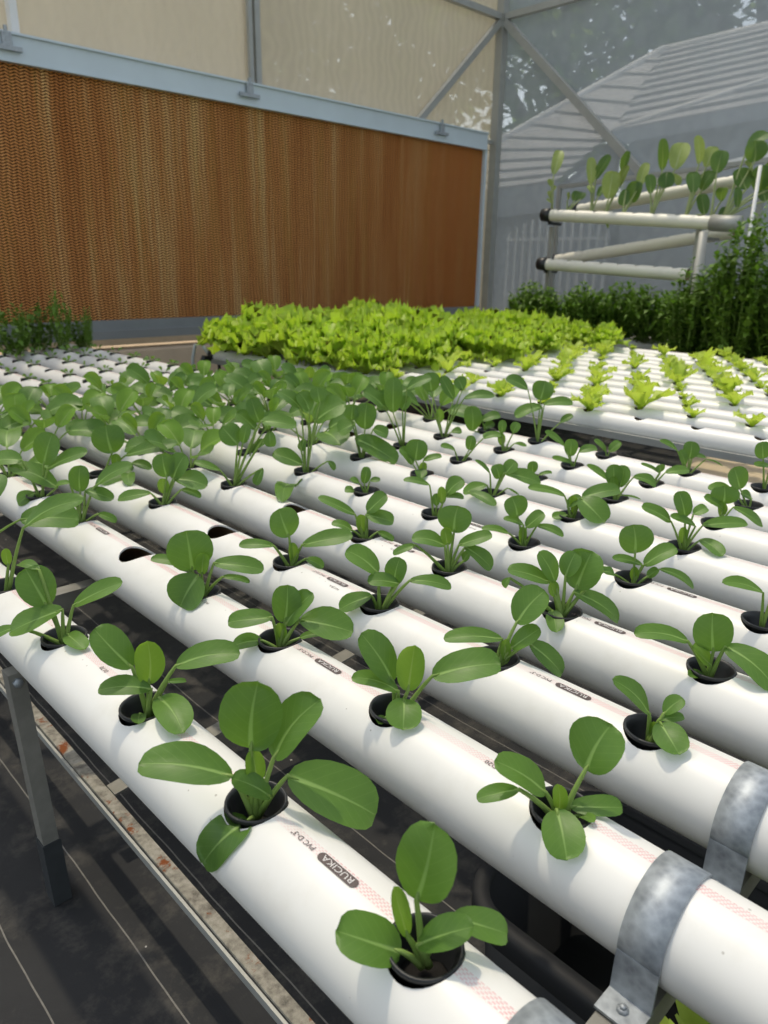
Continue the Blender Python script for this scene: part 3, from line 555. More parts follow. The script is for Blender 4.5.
# ------------------------------------------------------------------ plants of bed 1
PIPE_ORD = ['nearest', 'second', 'third', 'fourth', 'fifth', 'sixth', 'seventh', 'eighth', 'ninth']
for k in range(9):
    n = 0
    for y, kind, h in cups[k]:
        n += 1; p = Vector((px_at(k, y), y, ZT))
        if kind == 'hole': continue
        if kind == 'big' and n > 1 and RND.random() < .05: continue
        if kind == 'small' and RND.random() < .12: continue
        pot(p + Vector((0, 0, -.0006)), 'black net pot in the %s hole in view of the %s pipe, near bed' % (ORD[n - 1], PIPE_ORD[k]), 'net pots of the near bed')
        root = p + Vector((0, 0, -.006))
        if kind == 'hero':
            _, u, v, ck, lab, lv = h; ox, oy, s = CROP[ck]; out = []
            dep = (root - CAM).dot(CF)
            for l in lv:
                bx, by, tx, ty, w, dt = l[:6]; kd = l[6] if len(l) > 6 else 'n'
                B = on_depth(ox + bx / s, oy + by / s, root, dt * .4); T = clear_of_pipes(on_depth(ox + tx / s, oy + ty / s, root, dt), k, p, .009); B = clear_of_pipes(B, k, p, .010)
                L3 = (T - B).length; appL = math.hypot(tx - bx, ty - by) / s * dep / FPX
                wr = w / s * dep / FPX
                out.append((B, T, wr * 1.04, kd, .09 if kd != 'y' else .03))
            add_plant(root, lab, out, 'pak choi of the near bed', pusher(k, p), .0023 if k < 4 else .0019)
        elif kind == 'big':
            lv = small_plant_leaves(root, RND.choice((6, 7, 8)), .078, .088, .76, RND)
            add_plant(root, 'leafy pak choi in the %s hole in view along the %s pipe' % (ORD[n - 1], PIPE_ORD[k]), lv, 'pak choi of the near bed', pusher(k, p), .0021)
        else:
            far = y > 3.5
            lv = small_plant_leaves(root, RND.choice((3, 4, 5)), .020 if not far else .03, .024 if not far else .03, .7, RND)
            add_plant(root, 'tiny seedling in the %s hole in view along the %s pipe' % (ORD[n - 1], PIPE_ORD[k]), lv, 'seedlings at the far end of the near bed', pusher(k, p), .0009)

# ------------------------------------------------------------------ table of bed 1
tb = thing('grow_table', 'grey steel table frame carrying the white pipes of the near bed', 'table', (0.25, .98, 0))
def tpart(mb, name, mat):
    o = mb.build(name, mat, tb); o.matrix_parent_inverse = Matrix.Translation((-.25, -.98, 0)); return o
zb = ZC - R1 - .0015
CBY = on_z(68, 588, zb).y
for x in (.250, 1.70):
    for y in (.98, 2.45, 3.95):
        lean = .009 if x < 1 else -.009
        b = MB(); t0, t1 = Vector((x + lean * .75, y - .012, .105)), Vector((x, y, zb - .001))
        b.bar(t0, t1, .026, .022, 0, (1, 0, 0))
        lg = tpart(b, 'leg', M['steel'])
        c = MB(); c.bar((x + lean, y - .016, .0005), (x + lean * .74, y - .0118, .110), .030, .026, 0, (1, 0, 0))
        so = c.build('leg_sleeve', M['steel_dark'], lg); so['label'] = 'dark lower sleeve'
        s2 = MB(); s2.tube([(x, y - .0125, zb - .014), (x, y - .019, zb - .014)], [.0075, .006], 6); s2.build('bolt', M['galv'], lg)
for y in (.160, CBY, 2.45, 3.95):
    b = MB(); b.bar((.215, y, zb - .016), (1.74, y, zb - .016), .030, .030)
    tpart(b, 'cross_bar', M['steel'])
RZ = .125; RX = on_z(196, 900, RZ).x
b = MB(); b.bar((RX, -.1, RZ), (RX, 4.0, RZ), .018, .004)
o = tpart(b, 'lower_rail', M['rust']); o['label'] = 'rusty lower rail'
b = MB(); b.bar((RX - .0125, -.1, RZ - .009), (RX - .0125, 4.0, RZ - .009), .004, .012); o2 = b.build('rail_edge', M['post'], o); o2['label'] = 'pale outer edge of the rail'
b = MB(); b.bar((1.665, .1, .262), (1.665, 4.0, .262), .036, .004); b.bar((1.683, .1, .247), (1.683, 4.0, .247), .004, .034); tpart(b, 'lower_rail', M['steel'])
for y in (.98, 2.45, 3.95):
    b = MB(); b.bar((RX + .02, y + .03, RZ - .02), (1.69, y + .03, .250), .03, .004); tpart(b, 'lower_brace', M['steel'])

# pipe straps at the near end
def strap(k, y, label):
    x = px_at(k, y); t = thing('pipe_strap', label, 'strap', (x, y, ZC), 'galvanised pipe straps')
    ri, ro, w = R1 + .0006, R1 + .0028, .034; prof = []
    n = 28
    for i in range(n + 1):
        a = math.radians(-8 + (196) * i / n); prof.append((math.cos(a), math.sin(a)))
    mb = MB(); V = []
    for cx_, cz_ in prof:
        for rad, yy in ((ri, -w / 2), (ro, -w / 2), (ro, w / 2), (ri, w / 2)): V.append((rad * cx_, yy, rad * cz_))
    F = []
    for i in range(n):
        for j in range(4): F.append((i * 4 + j, i * 4 + (j + 1) % 4, (i + 1) * 4 + (j + 1) % 4, (i + 1) * 4 + j))
    F += [(0, 3, 2, 1), tuple(n * 4 + q for q in (0, 1, 2, 3))]
    mb.add(V, F, 0, None, True)
    band = mb.build('band', M['galv'], t)
    for p in band.data.polygons: p.use_smooth = len(p.vertices) == 4 and abs(p.normal.y) < .5
    for s in (-1, 1):
        f = MB(); fx = s * (R1 + .0017); f.bar((fx, 0, -.006), (fx + s * .002, 0, -R1 + .001), w, .0024, 0, (1, 0, 0))
        f.bar((fx - s * .001, 0, -R1 + .0006), (fx + s * .026, 0, -R1 + .0006), w, .0024)
        fo = f.build('foot', M['galv'], t)
        g = MB(); g.tube([(fx + s * .014, 0, -R1 + .001), (fx + s * .014, 0, -R1 + .0045)], [.0052, .0042], 8); g.tube([(fx + s * .014, 0, -R1 + .0045), (fx + s * .014, 0, -R1 + .0065)], [.0028, .0022], 6); g.build('screw', M['galv'], fo)
for k, lab in ((0, 'galvanised strap on the nearest pipe, cut off by the bottom edge'), (1, 'large galvanised strap on the second pipe at lower right'), (2, 'galvanised strap on the third pipe at the right edge')):
    strap(k, .160, lab)

# black tub under the bed
def tub(loc, lx, ly, hgt):
    t = thing('storage_tub', 'black plastic tub with rounded rim on the floor beneath the nearest pipes', 'tub', loc)
    def loop(ex, ey, z, rad, n=8):
        out = []
        for cx_, cy_, a0 in ((ex - rad, ey - rad, 0), (-ex + rad, ey - rad, 90), (-ex + rad, -ey + rad, 180), (ex - rad, -ey + rad, 270)):
            for k in range(n + 1):
                a = math.radians(a0 + 90 * k / n); out.append((cx_ + rad * math.cos(a), cy_ + rad * math.sin(a), z))
        return out
    def skin(loops, close):
        mb = MB(); V = sum(loops, []); n = len(loops[0])
        F = [(i * n + k, i * n + (k + 1) % n, (i + 1) * n + (k + 1) % n, (i + 1) * n + k) for i in range(len(loops) - 1) for k in range(n)]
        if close: F += [tuple(range(n - 1, -1, -1)), tuple(range((len(loops) - 1) * n, len(loops) * n))]
        mb.add(V, F); return mb
    skin([loop(lx * .9, ly * .9, 0.001, .04), loop(lx, ly, hgt, .06), loop(lx - .004, ly - .004, hgt, .056), loop(lx * .9 - .004, ly * .9 - .004, .006, .036)], True).build('tub_body', M['black2'], t)
    rm = skin([loop(lx - .006, ly - .006, hgt + .001, .055), loop(lx - .004, ly - .004, hgt + .010, .056), loop(lx + .011, ly + .011, hgt + .009, .07), loop(lx + .0135, ly + .0135, hgt + .004, .072), loop(lx + .0135, ly + .0135, hgt - .020, .072), loop(lx + .011, ly + .011, hgt - .020, .07), loop(lx + .010, ly + .010, hgt + .001, .068)], False).build('rim', M['black2'], t)
    h = MB(); h.tube([(-lx - .018, -.05, hgt - .02), (-lx - .028, -.05, hgt - .05), (-lx - .026, -.02, hgt - .058), (-lx - .018, .0, hgt - .04)], .004, 6); h.build('handle', M['black2'], t)
tub((.672, .225, 0), .135, .185, .225)

# ------------------------------------------------------------------ leafy weeds under the straps
def blade_clump(name, label, loc, n, h, mat, rnd, cat, wid=.012):
    mb = MB()
    for i in range(n):
        a = rnd.uniform(0, 6.28); r = rnd.uniform(.01, .06); b = Vector((r * math.cos(a), r * math.sin(a), 0)); hh = h * rnd.uniform(.5, 1.1)
        d = Vector((math.cos(a), math.sin(a), 0)); side = Vector((-d.y, d.x, 0)); V = []; UV = []
        for k in range(6):
            s = k / 5; c = b + d * (.35 * hh * s * s) + Vector((0, 0, hh * s * (1 - .25 * s))); w = wid * math.sin(math.pi * (s * .85 + .12))
            for j in (-1, 0, 1): V.append(c + side * j * w + Vector((0, 0, -.3 * w * (1 - abs(j))))); UV.append((.5 + j * .5, s))
        mb.add(V, [(q * 3 + j, q * 3 + j + 1, q * 3 + j + 4, q * 3 + j + 3) for q in range(5) for j in (0, 1)], 0, UV)
    return tag(mb.build(name, mat, None, loc), label, cat)
blade_clump('weed_clump', 'yellow green leafy clump growing below the large steel strap', (.585, .055, 0.0), 60, .34, M['lettuce'], RND, 'weeds', .02)
blade_clump('weed_clump', 'green leafy clump below the straps at the right edge', (.835, .15, 0.0), 60, .30, M['herb'], RND, 'weeds', .022)

# ------------------------------------------------------------------ bed 2: lettuce bed
R2 = .036
X2 = [2.195 + .168 * k for k in range(13)]
ZC2 = ZT - R2 - .004; ZT2 = ZT - .004
Y20, Y21 = .25, 3.62
def ruffled(mb, az, el, length, width, rnd, org=Vector(), ruf=.16, nl=8, nw=9):
    d = Vector((math.cos(az), math.sin(az), 0)); side = Vector((-d.y, d.x, 0)); V = []; UV = []; ph = rnd.uniform(0, 6); el0 = el; p = Vector(org); st = length / (nl - 1)
    for i in range(nl):
        s = i / (nl - 1); e = el0 - .9 * s * s + .25 * s; t = d * math.cos(e) + Vector((0, 0, math.sin(e))); nn = -d * math.sin(e) + Vector((0, 0, math.cos(e)))
        if i: p = p + t * st
        hw = width / 2 * (.16 + 1.05 * s ** .9) * (1 if s < .85 else 1 - .5 * ((s - .85) / .15) ** 2)
        for j in range(nw):
            q = 2 * j / (nw - 1) - 1; edge = abs(q) ** 1.5 * (.3 + .7 * s) + max(0, s - .7) * 1.2
            off = nn * (ruf * width * edge * math.sin(ph + q * 11 + s * 14) + .12 * width * q * q) + t * (ruf * .6 * width * edge * math.cos(ph * 2 + q * 13 + s * 7))
            V.append(p + side * hw * q + off); UV.append((.5 + q * .5, s))
    mb.add(V, [(i * nw + j, i * nw + j + 1, (i + 1) * nw + j + 1, (i + 1) * nw + j) for i in range(nl - 1) for j in range(nw - 1)], 0, UV)
LET = []
for q in range(6):
    rnd = random.Random(50 + q); mb = MB()
    for i in range(26):
        f = i / 25; ruffled(mb, i * 2.4 + rnd.uniform(-.2, .2), math.radians(24 + 56 * f + rnd.uniform(-9, 9)), .145 - .03 * f + rnd.uniform(-.025, .02), .085 - .015 * f, rnd, Vector((0, 0, .0 + .012 * f)), .24, 8, 11)
    LET.append(mb.mesh('frilly_lettuce', M['lettuce']))
SEED = []
for q in range(6):
    rnd = random.Random(90 + q); mb = MB()
    for i in range(rnd.choice((4, 5, 6))):
        f = i / 5; ruffled(mb, i * 2.4 + rnd.uniform(-.4, .4), math.radians(38 + 38 * f + rnd.uniform(-10, 10)), .068 + rnd.uniform(-.02, .02), .05, rnd, Vector(), .22, 6, 7)
    SEED.append(mb.mesh('lettuce_seedling', M['lettuce_small']))
zb2 = ZC2 - R2 - .0015
for k, x in enumerate(X2):
    ys = [Y20 + .10 + (k % 2) * .09 + .185 * n for n in range(30)]
    ys = [y for y in ys if y < Y21 - .05]
    vis = []
    for y in ys:
        p = Vector((x, y, ZT)) - CAM; dz = p.dot(CF); u = 384 + FPX * p.dot(CR) / dz
        vis.append(u < 800)
    o = drilled_pipe('gutter_pipe', R2, Y20, Y21, [y for y, w in zip(ys, vis) if w], .021, [M['pipe'], M['pipe_in']], 40)
    o.location = (x, 0, ZC2); tag(o, 'white grow pipe under the lettuce, %s from the front of that bed' % ORD[k], 'pipe', 'white grow pipes of the lettuce bed')
    c = MB(); c.lathe([(.0, .028), (.032, .028), (.039, .022), (.039, -.03), (.0366, -.03), (.0366, .002), (.0, .002)], 32)
    e = c.build('end_cap', M['black'], o, (0, Y21, 0)); e.rotation_euler = (-math.pi / 2, 0, 0)
    n = 0
    for y, w in zip(ys, vis):
        if not w: continue
        n += 1; bound = 2.36 + .1 * math.sin(k * 2.1); where = '%s plant hole of the %s pipe, lettuce bed' % (ORD[n - 1], ORD[k])
        if y > bound:
            s = RND.uniform(1.05, 1.35) * (1.0 if y > bound + .3 else .8) * (1.0 if k < 7 else .82)
            l = link('frilly_lettuce', RND.choice(LET), None, (x, y, ZT2 - .008)); l.rotation_euler = (0, 0, RND.uniform(0, 6.28)); l.scale = (s, s, s * RND.uniform(1.15, 1.5))
            tag(l, 'bright green frilly lettuce, ' + where, 'lettuce', 'frilly lettuces of the middle bed')
        elif RND.random() < .80:
            s = RND.choice((.5, .65, .8, .95, 1.15)) * (1.0 if RND.random() < .8 else 1.3)
            l = link('lettuce_seedling', RND.choice(SEED), None, (x, y, ZT2 - .010)); l.rotation_euler = (0, 0, RND.uniform(0, 6.28)); l.scale = (s,) * 3
            tag(l, 'small pale green lettuce seedling, ' + where, 'seedling', 'lettuce seedlings of the middle bed')
tb2 = thing('lettuce_table', 'steel frame table under the frilly lettuce bed', 'table', (2.2, 1.2, 0))
def t2(mb, name, mat):
    o = mb.build(name, mat, tb2); o.matrix_parent_inverse = Matrix.Translation((-2.2, -1.2, 0)); return o
b = MB(); b.bar((2.150, Y20, zb2 + .012), (2.150, Y21, zb2 + .012), .012, .022); t2(b, 'front_rail', M['post'])
for y in (.5, 1.22, 1.95, 2.7, 3.4):
    b = MB(); b.bar((2.17, y, zb2 - .012), (4.29, y, zb2 - .012), .03, .022); t2(b, 'cross_bar', M['steel'])
for x in (2.22, 4.24):
    for y in (.5, 1.22, 1.95, 2.7, 3.4):
        b = MB(); b.bar((x, y + .03, .0), (x, y + .03, zb2 - .024), .034, .034, 0, (1, 0, 0)); t2(b, 'leg', M['steel'])
b = MB(); b.bar((2.25, .3, .17), (2.25, 3.5, .17), .03, .03); t2(b, 'lower_rail', M['steel_dark'])
# boards and pot under the lettuce bed
def board(c, size, rz, label):
    mb = MB(); mb.box((0, 0, size[2] / 2), size); o = mb.build('board', M['beige'], None, c); o.rotation_euler = (0, 0, rz); return tag(o, label, 'board')
p = on_x(570, 428, 2.6)
pot_o = MB(); pot_o.lathe([(0, .001), (.085, .001), (.115, .20), (.122, .20), (.122, .215), (.110, .215), (.085, .012), (0, .012)], 28)
tag(pot_o.build('plant_pot', M['black'], None, (2.62, 1.45, 0)), 'round black bucket on the floor beneath the lettuce bed', 'pot')
board((2.75, .98, 0), (.5, .34, .22), .3, 'beige box on the floor under the lettuce bed')
board((2.30 + .45, 1.95, 0), (.3, .5, .12), .1, 'low beige box under the far part of the lettuce bed')

# hoses at the far end of the lettuce bed
for k in range(4):
    x = X2[k]; y = Y21 + .03; mb = MB()
    pts = [(x - .02, y, ZC + .0), (x - .035, y + .05, ZC + .06), (x - .055, y + .09, ZC + .055), (x - .07, y + .10, ZC - .02), (x - .07, y + .10, .10), (x - .06, y + .12, .012)]
    mb.tube(pts, .009, 8)
    tag(mb.build('feed_hose', M['black'] if k % 2 else M['weed_white'], None), ['clear looped hose at the corner of the lettuce bed by the wall', 'black hose at the second pipe end of the lettuce bed', 'clear hose at the third pipe end of the lettuce bed', 'black hose at the fourth pipe end of the lettuce bed'][k], 'hose')
mb = MB(); mb.tube([(2.10, Y21 - .10, ZC + .0), (2.06, Y21 - .10, ZC + .01), (2.045, Y21 - .10, ZC - .03), (2.04, Y21 - .12, .18), (2.0, Y21 - .2, .03)], .016, 10)
tag(mb.build('drain_pipe', M['black'], None), 'thick black drain pipe at the front corner of the lettuce bed', 'pipe')
for k, x in ((1, px_at(1, 4.3)), (2, px_at(3, 4.3)), (3, px_at(5, 4.3)), (4, px_at(7, 4.3))):
    mb = MB(); y = 4.22; mb.tube([(x + .01, y, ZT + .0005), (x + .015, y, ZT + .05), (x + .03, y + .03, ZT + .075), (x + .05, y + .06, ZT + .05), (x + .055, y + .12, ZT - .03), (x + .055, y + .16, .02)], .0065, 8)
    tag(mb.build('feed_tube', M['weed_white'], None), 'pale looped feed tube at far end of the near bed, %s from the left' % ORD[k - 1], 'hose', 'looped feed tubes')

# ------------------------------------------------------------------ herbs
def herb_mesh(rnd, rad, h, n_stem, n_leaf, lsize):
    mb = MB(); sk = MB()
    for i in range(n_stem):
        a = rnd.uniform(0, 6.28); r = rad * math.sqrt(rnd.random()); top = Vector((r * math.cos(a), r * math.sin(a), h * rnd.uniform(.55, 1.0) * (1 - .35 * (r / rad) ** 2))); base = Vector((top.x * .35, top.y * .35, 0))
        pts = [base.lerp(top, s / 4) + Vector((math.cos(a), math.sin(a), 0)) * (.12 * rad * math.sin(math.pi * s / 4)) for s in range(5)]
        sk.tube(pts, [.0022, .002, .0018, .0015, .001], 5)
        for q in range(n_leaf):
            s = rnd.uniform(.15, 1.0); c = pts[min(3, int(s * 4))].lerp(pts[min(3, int(s * 4)) + 1], s * 4 - min(3, int(s * 4)))
            az = rnd.uniform(0, 6.28); el = rnd.uniform(-.5, .8); d = Vector((math.cos(az) * math.cos(el), math.sin(az) * math.cos(el), math.sin(el))); w = d.cross(Vector((0, 0, 1))).normalized(); nn = w.cross(d); l = lsize * rnd.uniform(.6, 1.3)
            V = [c, c + d * l * .45 + w * l * .32 + nn * l * .06, c + d * l * .5 - nn * l * .02, c + d * l * .45 - w * l * .32 + nn * l * .06, c + d * l + nn * -.05 * l]
            mb.add(V, [(0, 1, 2), (0, 2, 3), (1, 4, 2), (2, 4, 3)], 0, [(.5, 0), (1, .5), (.5, .5), (0, .5), (.5, 1)])
    return mb, sk
def herb(name, label, loc, variant, rz, sc, cat='herb', group=None):
    t = tag(link(name, variant[0], None, loc), label, cat, group); t.rotation_euler = (0, 0, rz); t.scale = (sc[0], sc[0], sc[1])
    link('stem', variant[1], t); return t
HV = []
for q in range(3):
    rnd = random.Random(200 + q); a, b = herb_mesh(rnd, .20, .30, 110, 24, .044); HV.append((a.mesh('herb_bush', M['herb']), b.mesh('stem', M['stalk'])))
rnd = random.Random(77); a, b = herb_mesh(rnd, .14, .26, 30, 13, .045); HS = (a.mesh('herb_bush', M['herb']), b.mesh('stem', M['stalk']))
# long herb bed beside the right wall
X3 = 4.80
PB = []
for k in range(2):
    x = X3 + .24 * k
    o = drilled_pipe('gutter_pipe', R1, 1.3, 3.7, [1.5 + .3 * n for n in range(8)], .026, [M['pipe'], M['pipe_in']], 40); o.location = (x, 0, ZC + .0)
    tag(o, ['white pipe below the dark herb bushes by the grey net wall', 'white pipe behind the herb pipe, beside the grey net wall'][k], 'pipe')
    PB.append(o)
st = thing('herb_stand', 'low steel stand under the dark green herb bushes', 'stand', (X3, 2.4, 0))
for y in (1.45, 2.5, 3.55):
    for x in (X3 - .05, X3 + .29):
        b = MB(); b.bar((x - X3, y - 2.4, 0), (x - X3, y - 2.4, zb - .002), .03, .03, 0, (1, 0, 0)); b.build('leg', M['steel'], st)
    b = MB(); b.bar((-.07, y - 2.4, zb - .013), (.31, y - 2.4, zb - .013), .03, .022); b.build('cross_bar', M['steel'], st)
names_h = ['leftmost', 'second', 'third', 'fourth', 'fifth', 'sixth', 'seventh', 'eighth']
for i, y in enumerate((3.42, 3.16, 2.9, 2.64, 2.38, 2.12, 1.86, 1.62)):
    herb('herb_bush', 'dark green herb bush, %s along the row beneath the rack from the corner post' % names_h[i], (X3 + RND.uniform(-.02, .06), y, ZT - .02), HV[i % 3], RND.uniform(0, 6), (1.0 * RND.uniform(.85, 1.05), RND.uniform(1.2, 1.45)), 'herb', 'herb bushes beneath the pipe rack')
# tall trailing herb in front of the rack at the right edge
HT = []
rnd = random.Random(310); a, b = herb_mesh(rnd, .21, .72, 105, 44, .044); HT.append((a.mesh('trailing_herb', M['herb']), b.mesh('stem', M['stalk'])))
for i, (x, y, s, hh, lab) in enumerate(((4.55, 2.02, .95, .90, 'tall trailing herb covering the pale post under the rack'), (4.50, 1.72, 1.0, 1.32, 'tall bushy herb at the right edge beside the pale post'), (4.50, 1.42, 1.0, 1.0, 'tall herb cut off by the right edge of the view'))):
    herb('trailing_herb', lab, (x, y, .36), HT[0], i * 2.0, (s, hh), 'herb', 'tall herbs by the rack')
for i, (x, y, lab) in enumerate(((4.55, 2.02, 'round planter under the trailing herb by the pale post'), (4.50, 1.72, 'planter under the tall bushy herb at right'), (4.50, 1.42, 'planter under the herb cut by the right edge'))):
    mb = MB(); mb.lathe([(0, .001), (.075, .001), (.10, .36), (.108, .36), (.108, .375), (.095, .375), (.09, .35), (0, .35)], 24); tag(mb.build('planter', M['black'], None, (x, y, 0)), lab, 'planter')
for i, (u, v, y, lab, sc) in enumerate(((14, 338, 4.0, 'leafy herb seedling at far left end of the bed against the brown pad', (.9, .75)), (62, 340, 4.05, 'spindly herb seedling below the brown pad, second from left edge', (.55, 1.0)), (36, 338, 4.15, 'bushy herb between two spindly ones at far left', (.9, .8)), (82, 336, 4.1, 'dark herb before the grey sill of the brown pad', (.55, .6)), (117, 345, 4.0, 'single light herb sprig before the grey sill', (.22, .75)))):
    p = on_y(u, v, y); herb('herb_seedling', lab, (min(p.x, 1.655), y, ZT - .01), HS, i * 1.3, (sc[0] * .8, sc[1] * 1.45), 'herb', 'herbs at the far end of the near bed')

# ------------------------------------------------------------------ rack with cream pipes
rk = thing('pipe_rack', 'grey metal rack holding the cream pipes near the grey net wall', 'rack', (5.0, 2.8, 0))
def rkp(mb, name, mat):
    o = mb.build(name, mat, rk); o.matrix_parent_inverse = Matrix.Translation((-5.0, -2.8, 0)); return o
def ab(p): return Vector(p)
def pipe_between(a, b, label, capped, holes=8, r=.042):
    a, b = Vector(a), Vector(b); L = (b - a).length
    o = drilled_pipe('rack_pipe', r, 0, L, [L * (i + .7) / (holes + .4) for i in range(holes)], .024, [M['rackpipe'], M['pipe_in']], 32)
    d = (b - a).normalized(); up = Vector((0, 0, 1)); xx = d.cross(up).normalized(); zz = xx.cross(d)
    o.matrix_world = Matrix((xx, d, zz)).transposed().to_4x4(); o.location = a
    tag(o, label, 'pipe', 'cream pipes on the rack')
    c = MB(); c.lathe([(0, .05), (.03, .048), (.046, .035), (.048, 0), (.048, -.045), (.0428, -.045), (.0428, .004), (0, .004)], 28)
    e = c.build('end_cap', M['black'], o, (0, 0, 0)); e.rotation_euler = (math.pi / 2, 0, 0); e['label'] = 'black end cap'
    if capped:
        c = MB(); c.lathe([(0, .16), (.04, .158), (.05, .15), (.05, -.03), (.0425, -.03), (.0425, .01), (0, .01)], 28); e = c.build('elbow_joint', M['post'], o, (0, L, 0)); e.rotation_euler = (-math.pi / 2, 0, 0); e['label'] = 'grey joint'
    return o
P1a, P1b = on_x(547, 215, 5.0), on_x(716, 223, 5.0)
P2a, P2b = on_x(574, 211, 5.32), on_x(745, 180, 5.32)
P3a, P3b = on_x(543, 264, 5.0), on_x(688, 275, 5.0)
P4a, P4b = on_x(552, 261, 5.32), on_x(735, 232, 5.32)
pipe_between(P1a, P1b, 'upper front cream pipe of the rack with a black cap', True)
pipe_between(P2a, P2b, 'upper rear cream pipe of the rack rising to the right', False)
pipe_between(P3a, P3b, 'lower front cream pipe of the rack just above the herbs', False)
pipe_between(P4a, P4b, 'lower rear cream pipe of the rack rising to the right', False)
for (u, v, x) in ((552, 230, 5.10), (700, 225, 5.12)):
    q = on_x(u, v, x); b = MB(); b.bar((x, q.y, 0), (x, q.y, q.z + .02), .03, .03, 0, (1, 0, 0)); rkp(b, 'upright', M['post'])
for (u, v, x) in ((560, 186, 5.55), (768, 158, 5.55)):
    q = on_x(u, v, x); b = MB(); b.bar((x, q.y, 0), (x, q.y, q.z), .03, .03, 0, (1, 0, 0)); rkp(b, 'upright', M['post'])
b = MB(); b.bar(on_x(560, 187, 5.55), on_x(790, 157, 5.55), .028, .028); rkp(b, 'top_rail', M['post'])
b = MB(); b.bar(on_x(652, 183, 5.62), on_x(790, 150, 5.62), .05, .05); rkp(b, 'top_rail', M['white_paint'])
for (pa, pb) in ((P1a, P2a), (P3a, P4a)):
    b = MB(); b.bar(pa + Vector((.06, .02, -.055)), Vector((5.22, pa.y + .02, pa.z - .055)), .02, .02); rkp(b, 'pipe_bracket', M['steel_dark'])
    q = on_x(705, 232 if pa is P1a else 285, 5.0); b = MB(); b.bar((5.0, q.y, q.z - .04), (5.22, q.y, q.z - .04), .02, .02); rkp(b, 'pipe_bracket', M['steel'])
q0, q1 = on_x(764, 165, 4.75), on_x(752, 218, 4.75)
wp = thing('white_pole', 'thin white pole standing at the right edge before the rack', 'pole', (q1.x, q1.y, 0)); b = MB(); b.tube([(0, 0, 0), (0, 0, q0.z)], .010, 10); b.build('pole', M['white_paint'], wp)
wp2 = on_x(694, 300, 4.86); b = MB(); b.tube([(wp2.x, wp2.y, 0), (wp2.x, wp2.y, on_x(696, 232, 4.86).z)], .028, 14); tag(b.build('pale_post', M['post'], None), 'thick pale post overgrown by the trailing herb', 'post')

# mustard plants on the rack: base pixel, leaves in crop pixels (origin 540,130; 3.368)
RK = [
 (42, 262, 'spindly pale mustard plant at the capped end of the rack pipe', [(45, 150, 66, 68, 40, 'p'), (40, 235, 30, 205, 22, 'p'), (40, 215, 55, 190, 22, 'p'), (38, 190, 30, 165, 20, 'p'), (42, 250, 22, 235, 22, 'p')]),
 (100, 255, 'very small mustard plant beside the spindly one on the rack', [(92, 240, 92, 212, 26, 'p'), (115, 240, 128, 205, 34, 'n'), (135, 235, 145, 210, 30, 'n')]),
 (190, 255, 'mustard plant with a pale leaf and a pointed dark leaf', [(172, 185, 172, 92, 36, 'p'), (188, 165, 236, 84, 42, 'n'), (180, 215, 165, 185, 26, 'p'), (195, 225, 215, 190, 26, 'n')]),
 (240, 260, 'mustard plant with pale mottled leaf, third clump on the rack', [(230, 232, 245, 138, 62, 'p'), (268, 190, 300, 120, 40, 'p'), (280, 150, 300, 70, 30, 'n'), (215, 280, 230, 330, 12, 'p')]),
 (300, 285, 'mustard plant with hanging dark leaves over the front rack pipe', [(290, 200, 278, 256, 40, 'n'), (308, 245, 330, 172, 56, 'n'), (330, 200, 360, 110, 36, 'p')]),
 (395, 285, 'tall mustard plant with round dark leaf in the middle of the rack', [(412, 135, 413, 28, 40, 'n'), (455, 132, 482, 42, 66, 'p'), (428, 142, 424, 196, 58, 'n'), (372, 215, 366, 150, 40, 'n'), (440, 150, 470, 185, 36, 'p'), (400, 290, 410, 325, 30, 'p')]),
 (500, 300, 'mustard plant with upright oval leaves right of the tall one', [(516, 212, 512, 142, 50, 'n'), (545, 204, 584, 138, 54, 'n'), (535, 115, 528, 18, 38, 'p'), (560, 125, 585, 55, 50, 'p'), (555, 285, 545, 215, 46, 'n')]),
 (585, 285, 'mustard plant with one round leaf on a bare stem on the rack', [(595, 145, 614, 68, 58, 'n'), (610, 240, 618, 195, 40, 'n'), (605, 300, 630, 260, 30, 'n')]),
 (680, 275, 'large dark mustard plant at the right end of the rack', [(695, 200, 668, 130, 72, 'n'), (722, 108, 724, 36, 76, 'n'), (700, 60, 770, 8, 56, 'n'), (735, 205, 752, 118, 66, 'n'), (664, 262, 664, 192, 28, 'n'), (720, 170, 690, 110, 50, 'p')]),
 (770, 280, 'dark mustard plant cut by the right edge above the rack', [(775, 200, 790, 100, 70, 'n'), (760, 240, 740, 180, 60, 'n')]),
]
for bu, bv, lab, lv in RK:
    u, v = 540 + bu / 3.368, 130 + bv / 3.368; f = (u - 547) / 169
    root = on_x(u, v, 5.0); root = P1a.lerp(P1b, max(0.02, min(.97, f))) if u < 722 else P1a.lerp(P1b, .985) + Vector((0, -.06, 0))
    root = root + Vector((0, 0, .036)); t = thing('mustard_plant', lab, 'plant', root, 'mustard plants on the rack')
    for bx, by, tx, ty, w, kd in lv:
        B = on_depth(540 + bx / 3.368, 130 + by / 3.368, root, RND.uniform(-3, 6)); T = on_depth(540 + tx / 3.368, 130 + ty / 3.368, root, RND.uniform(-4, 8))
        dep = (root - CAM).dot(CF); res = leaf_parts(root + Vector((0, 0, -.02)), B, T, w / 3.368 * dep / FPX, kd, .08, .2, None, root, .006, seed=RND.random())
        lf = res[0].build('leaf', M['mottled_pale'] if kd == 'p' else M['mottled'], t); res[1].build('leaf_stalk', M['mottled_pale'], lf)

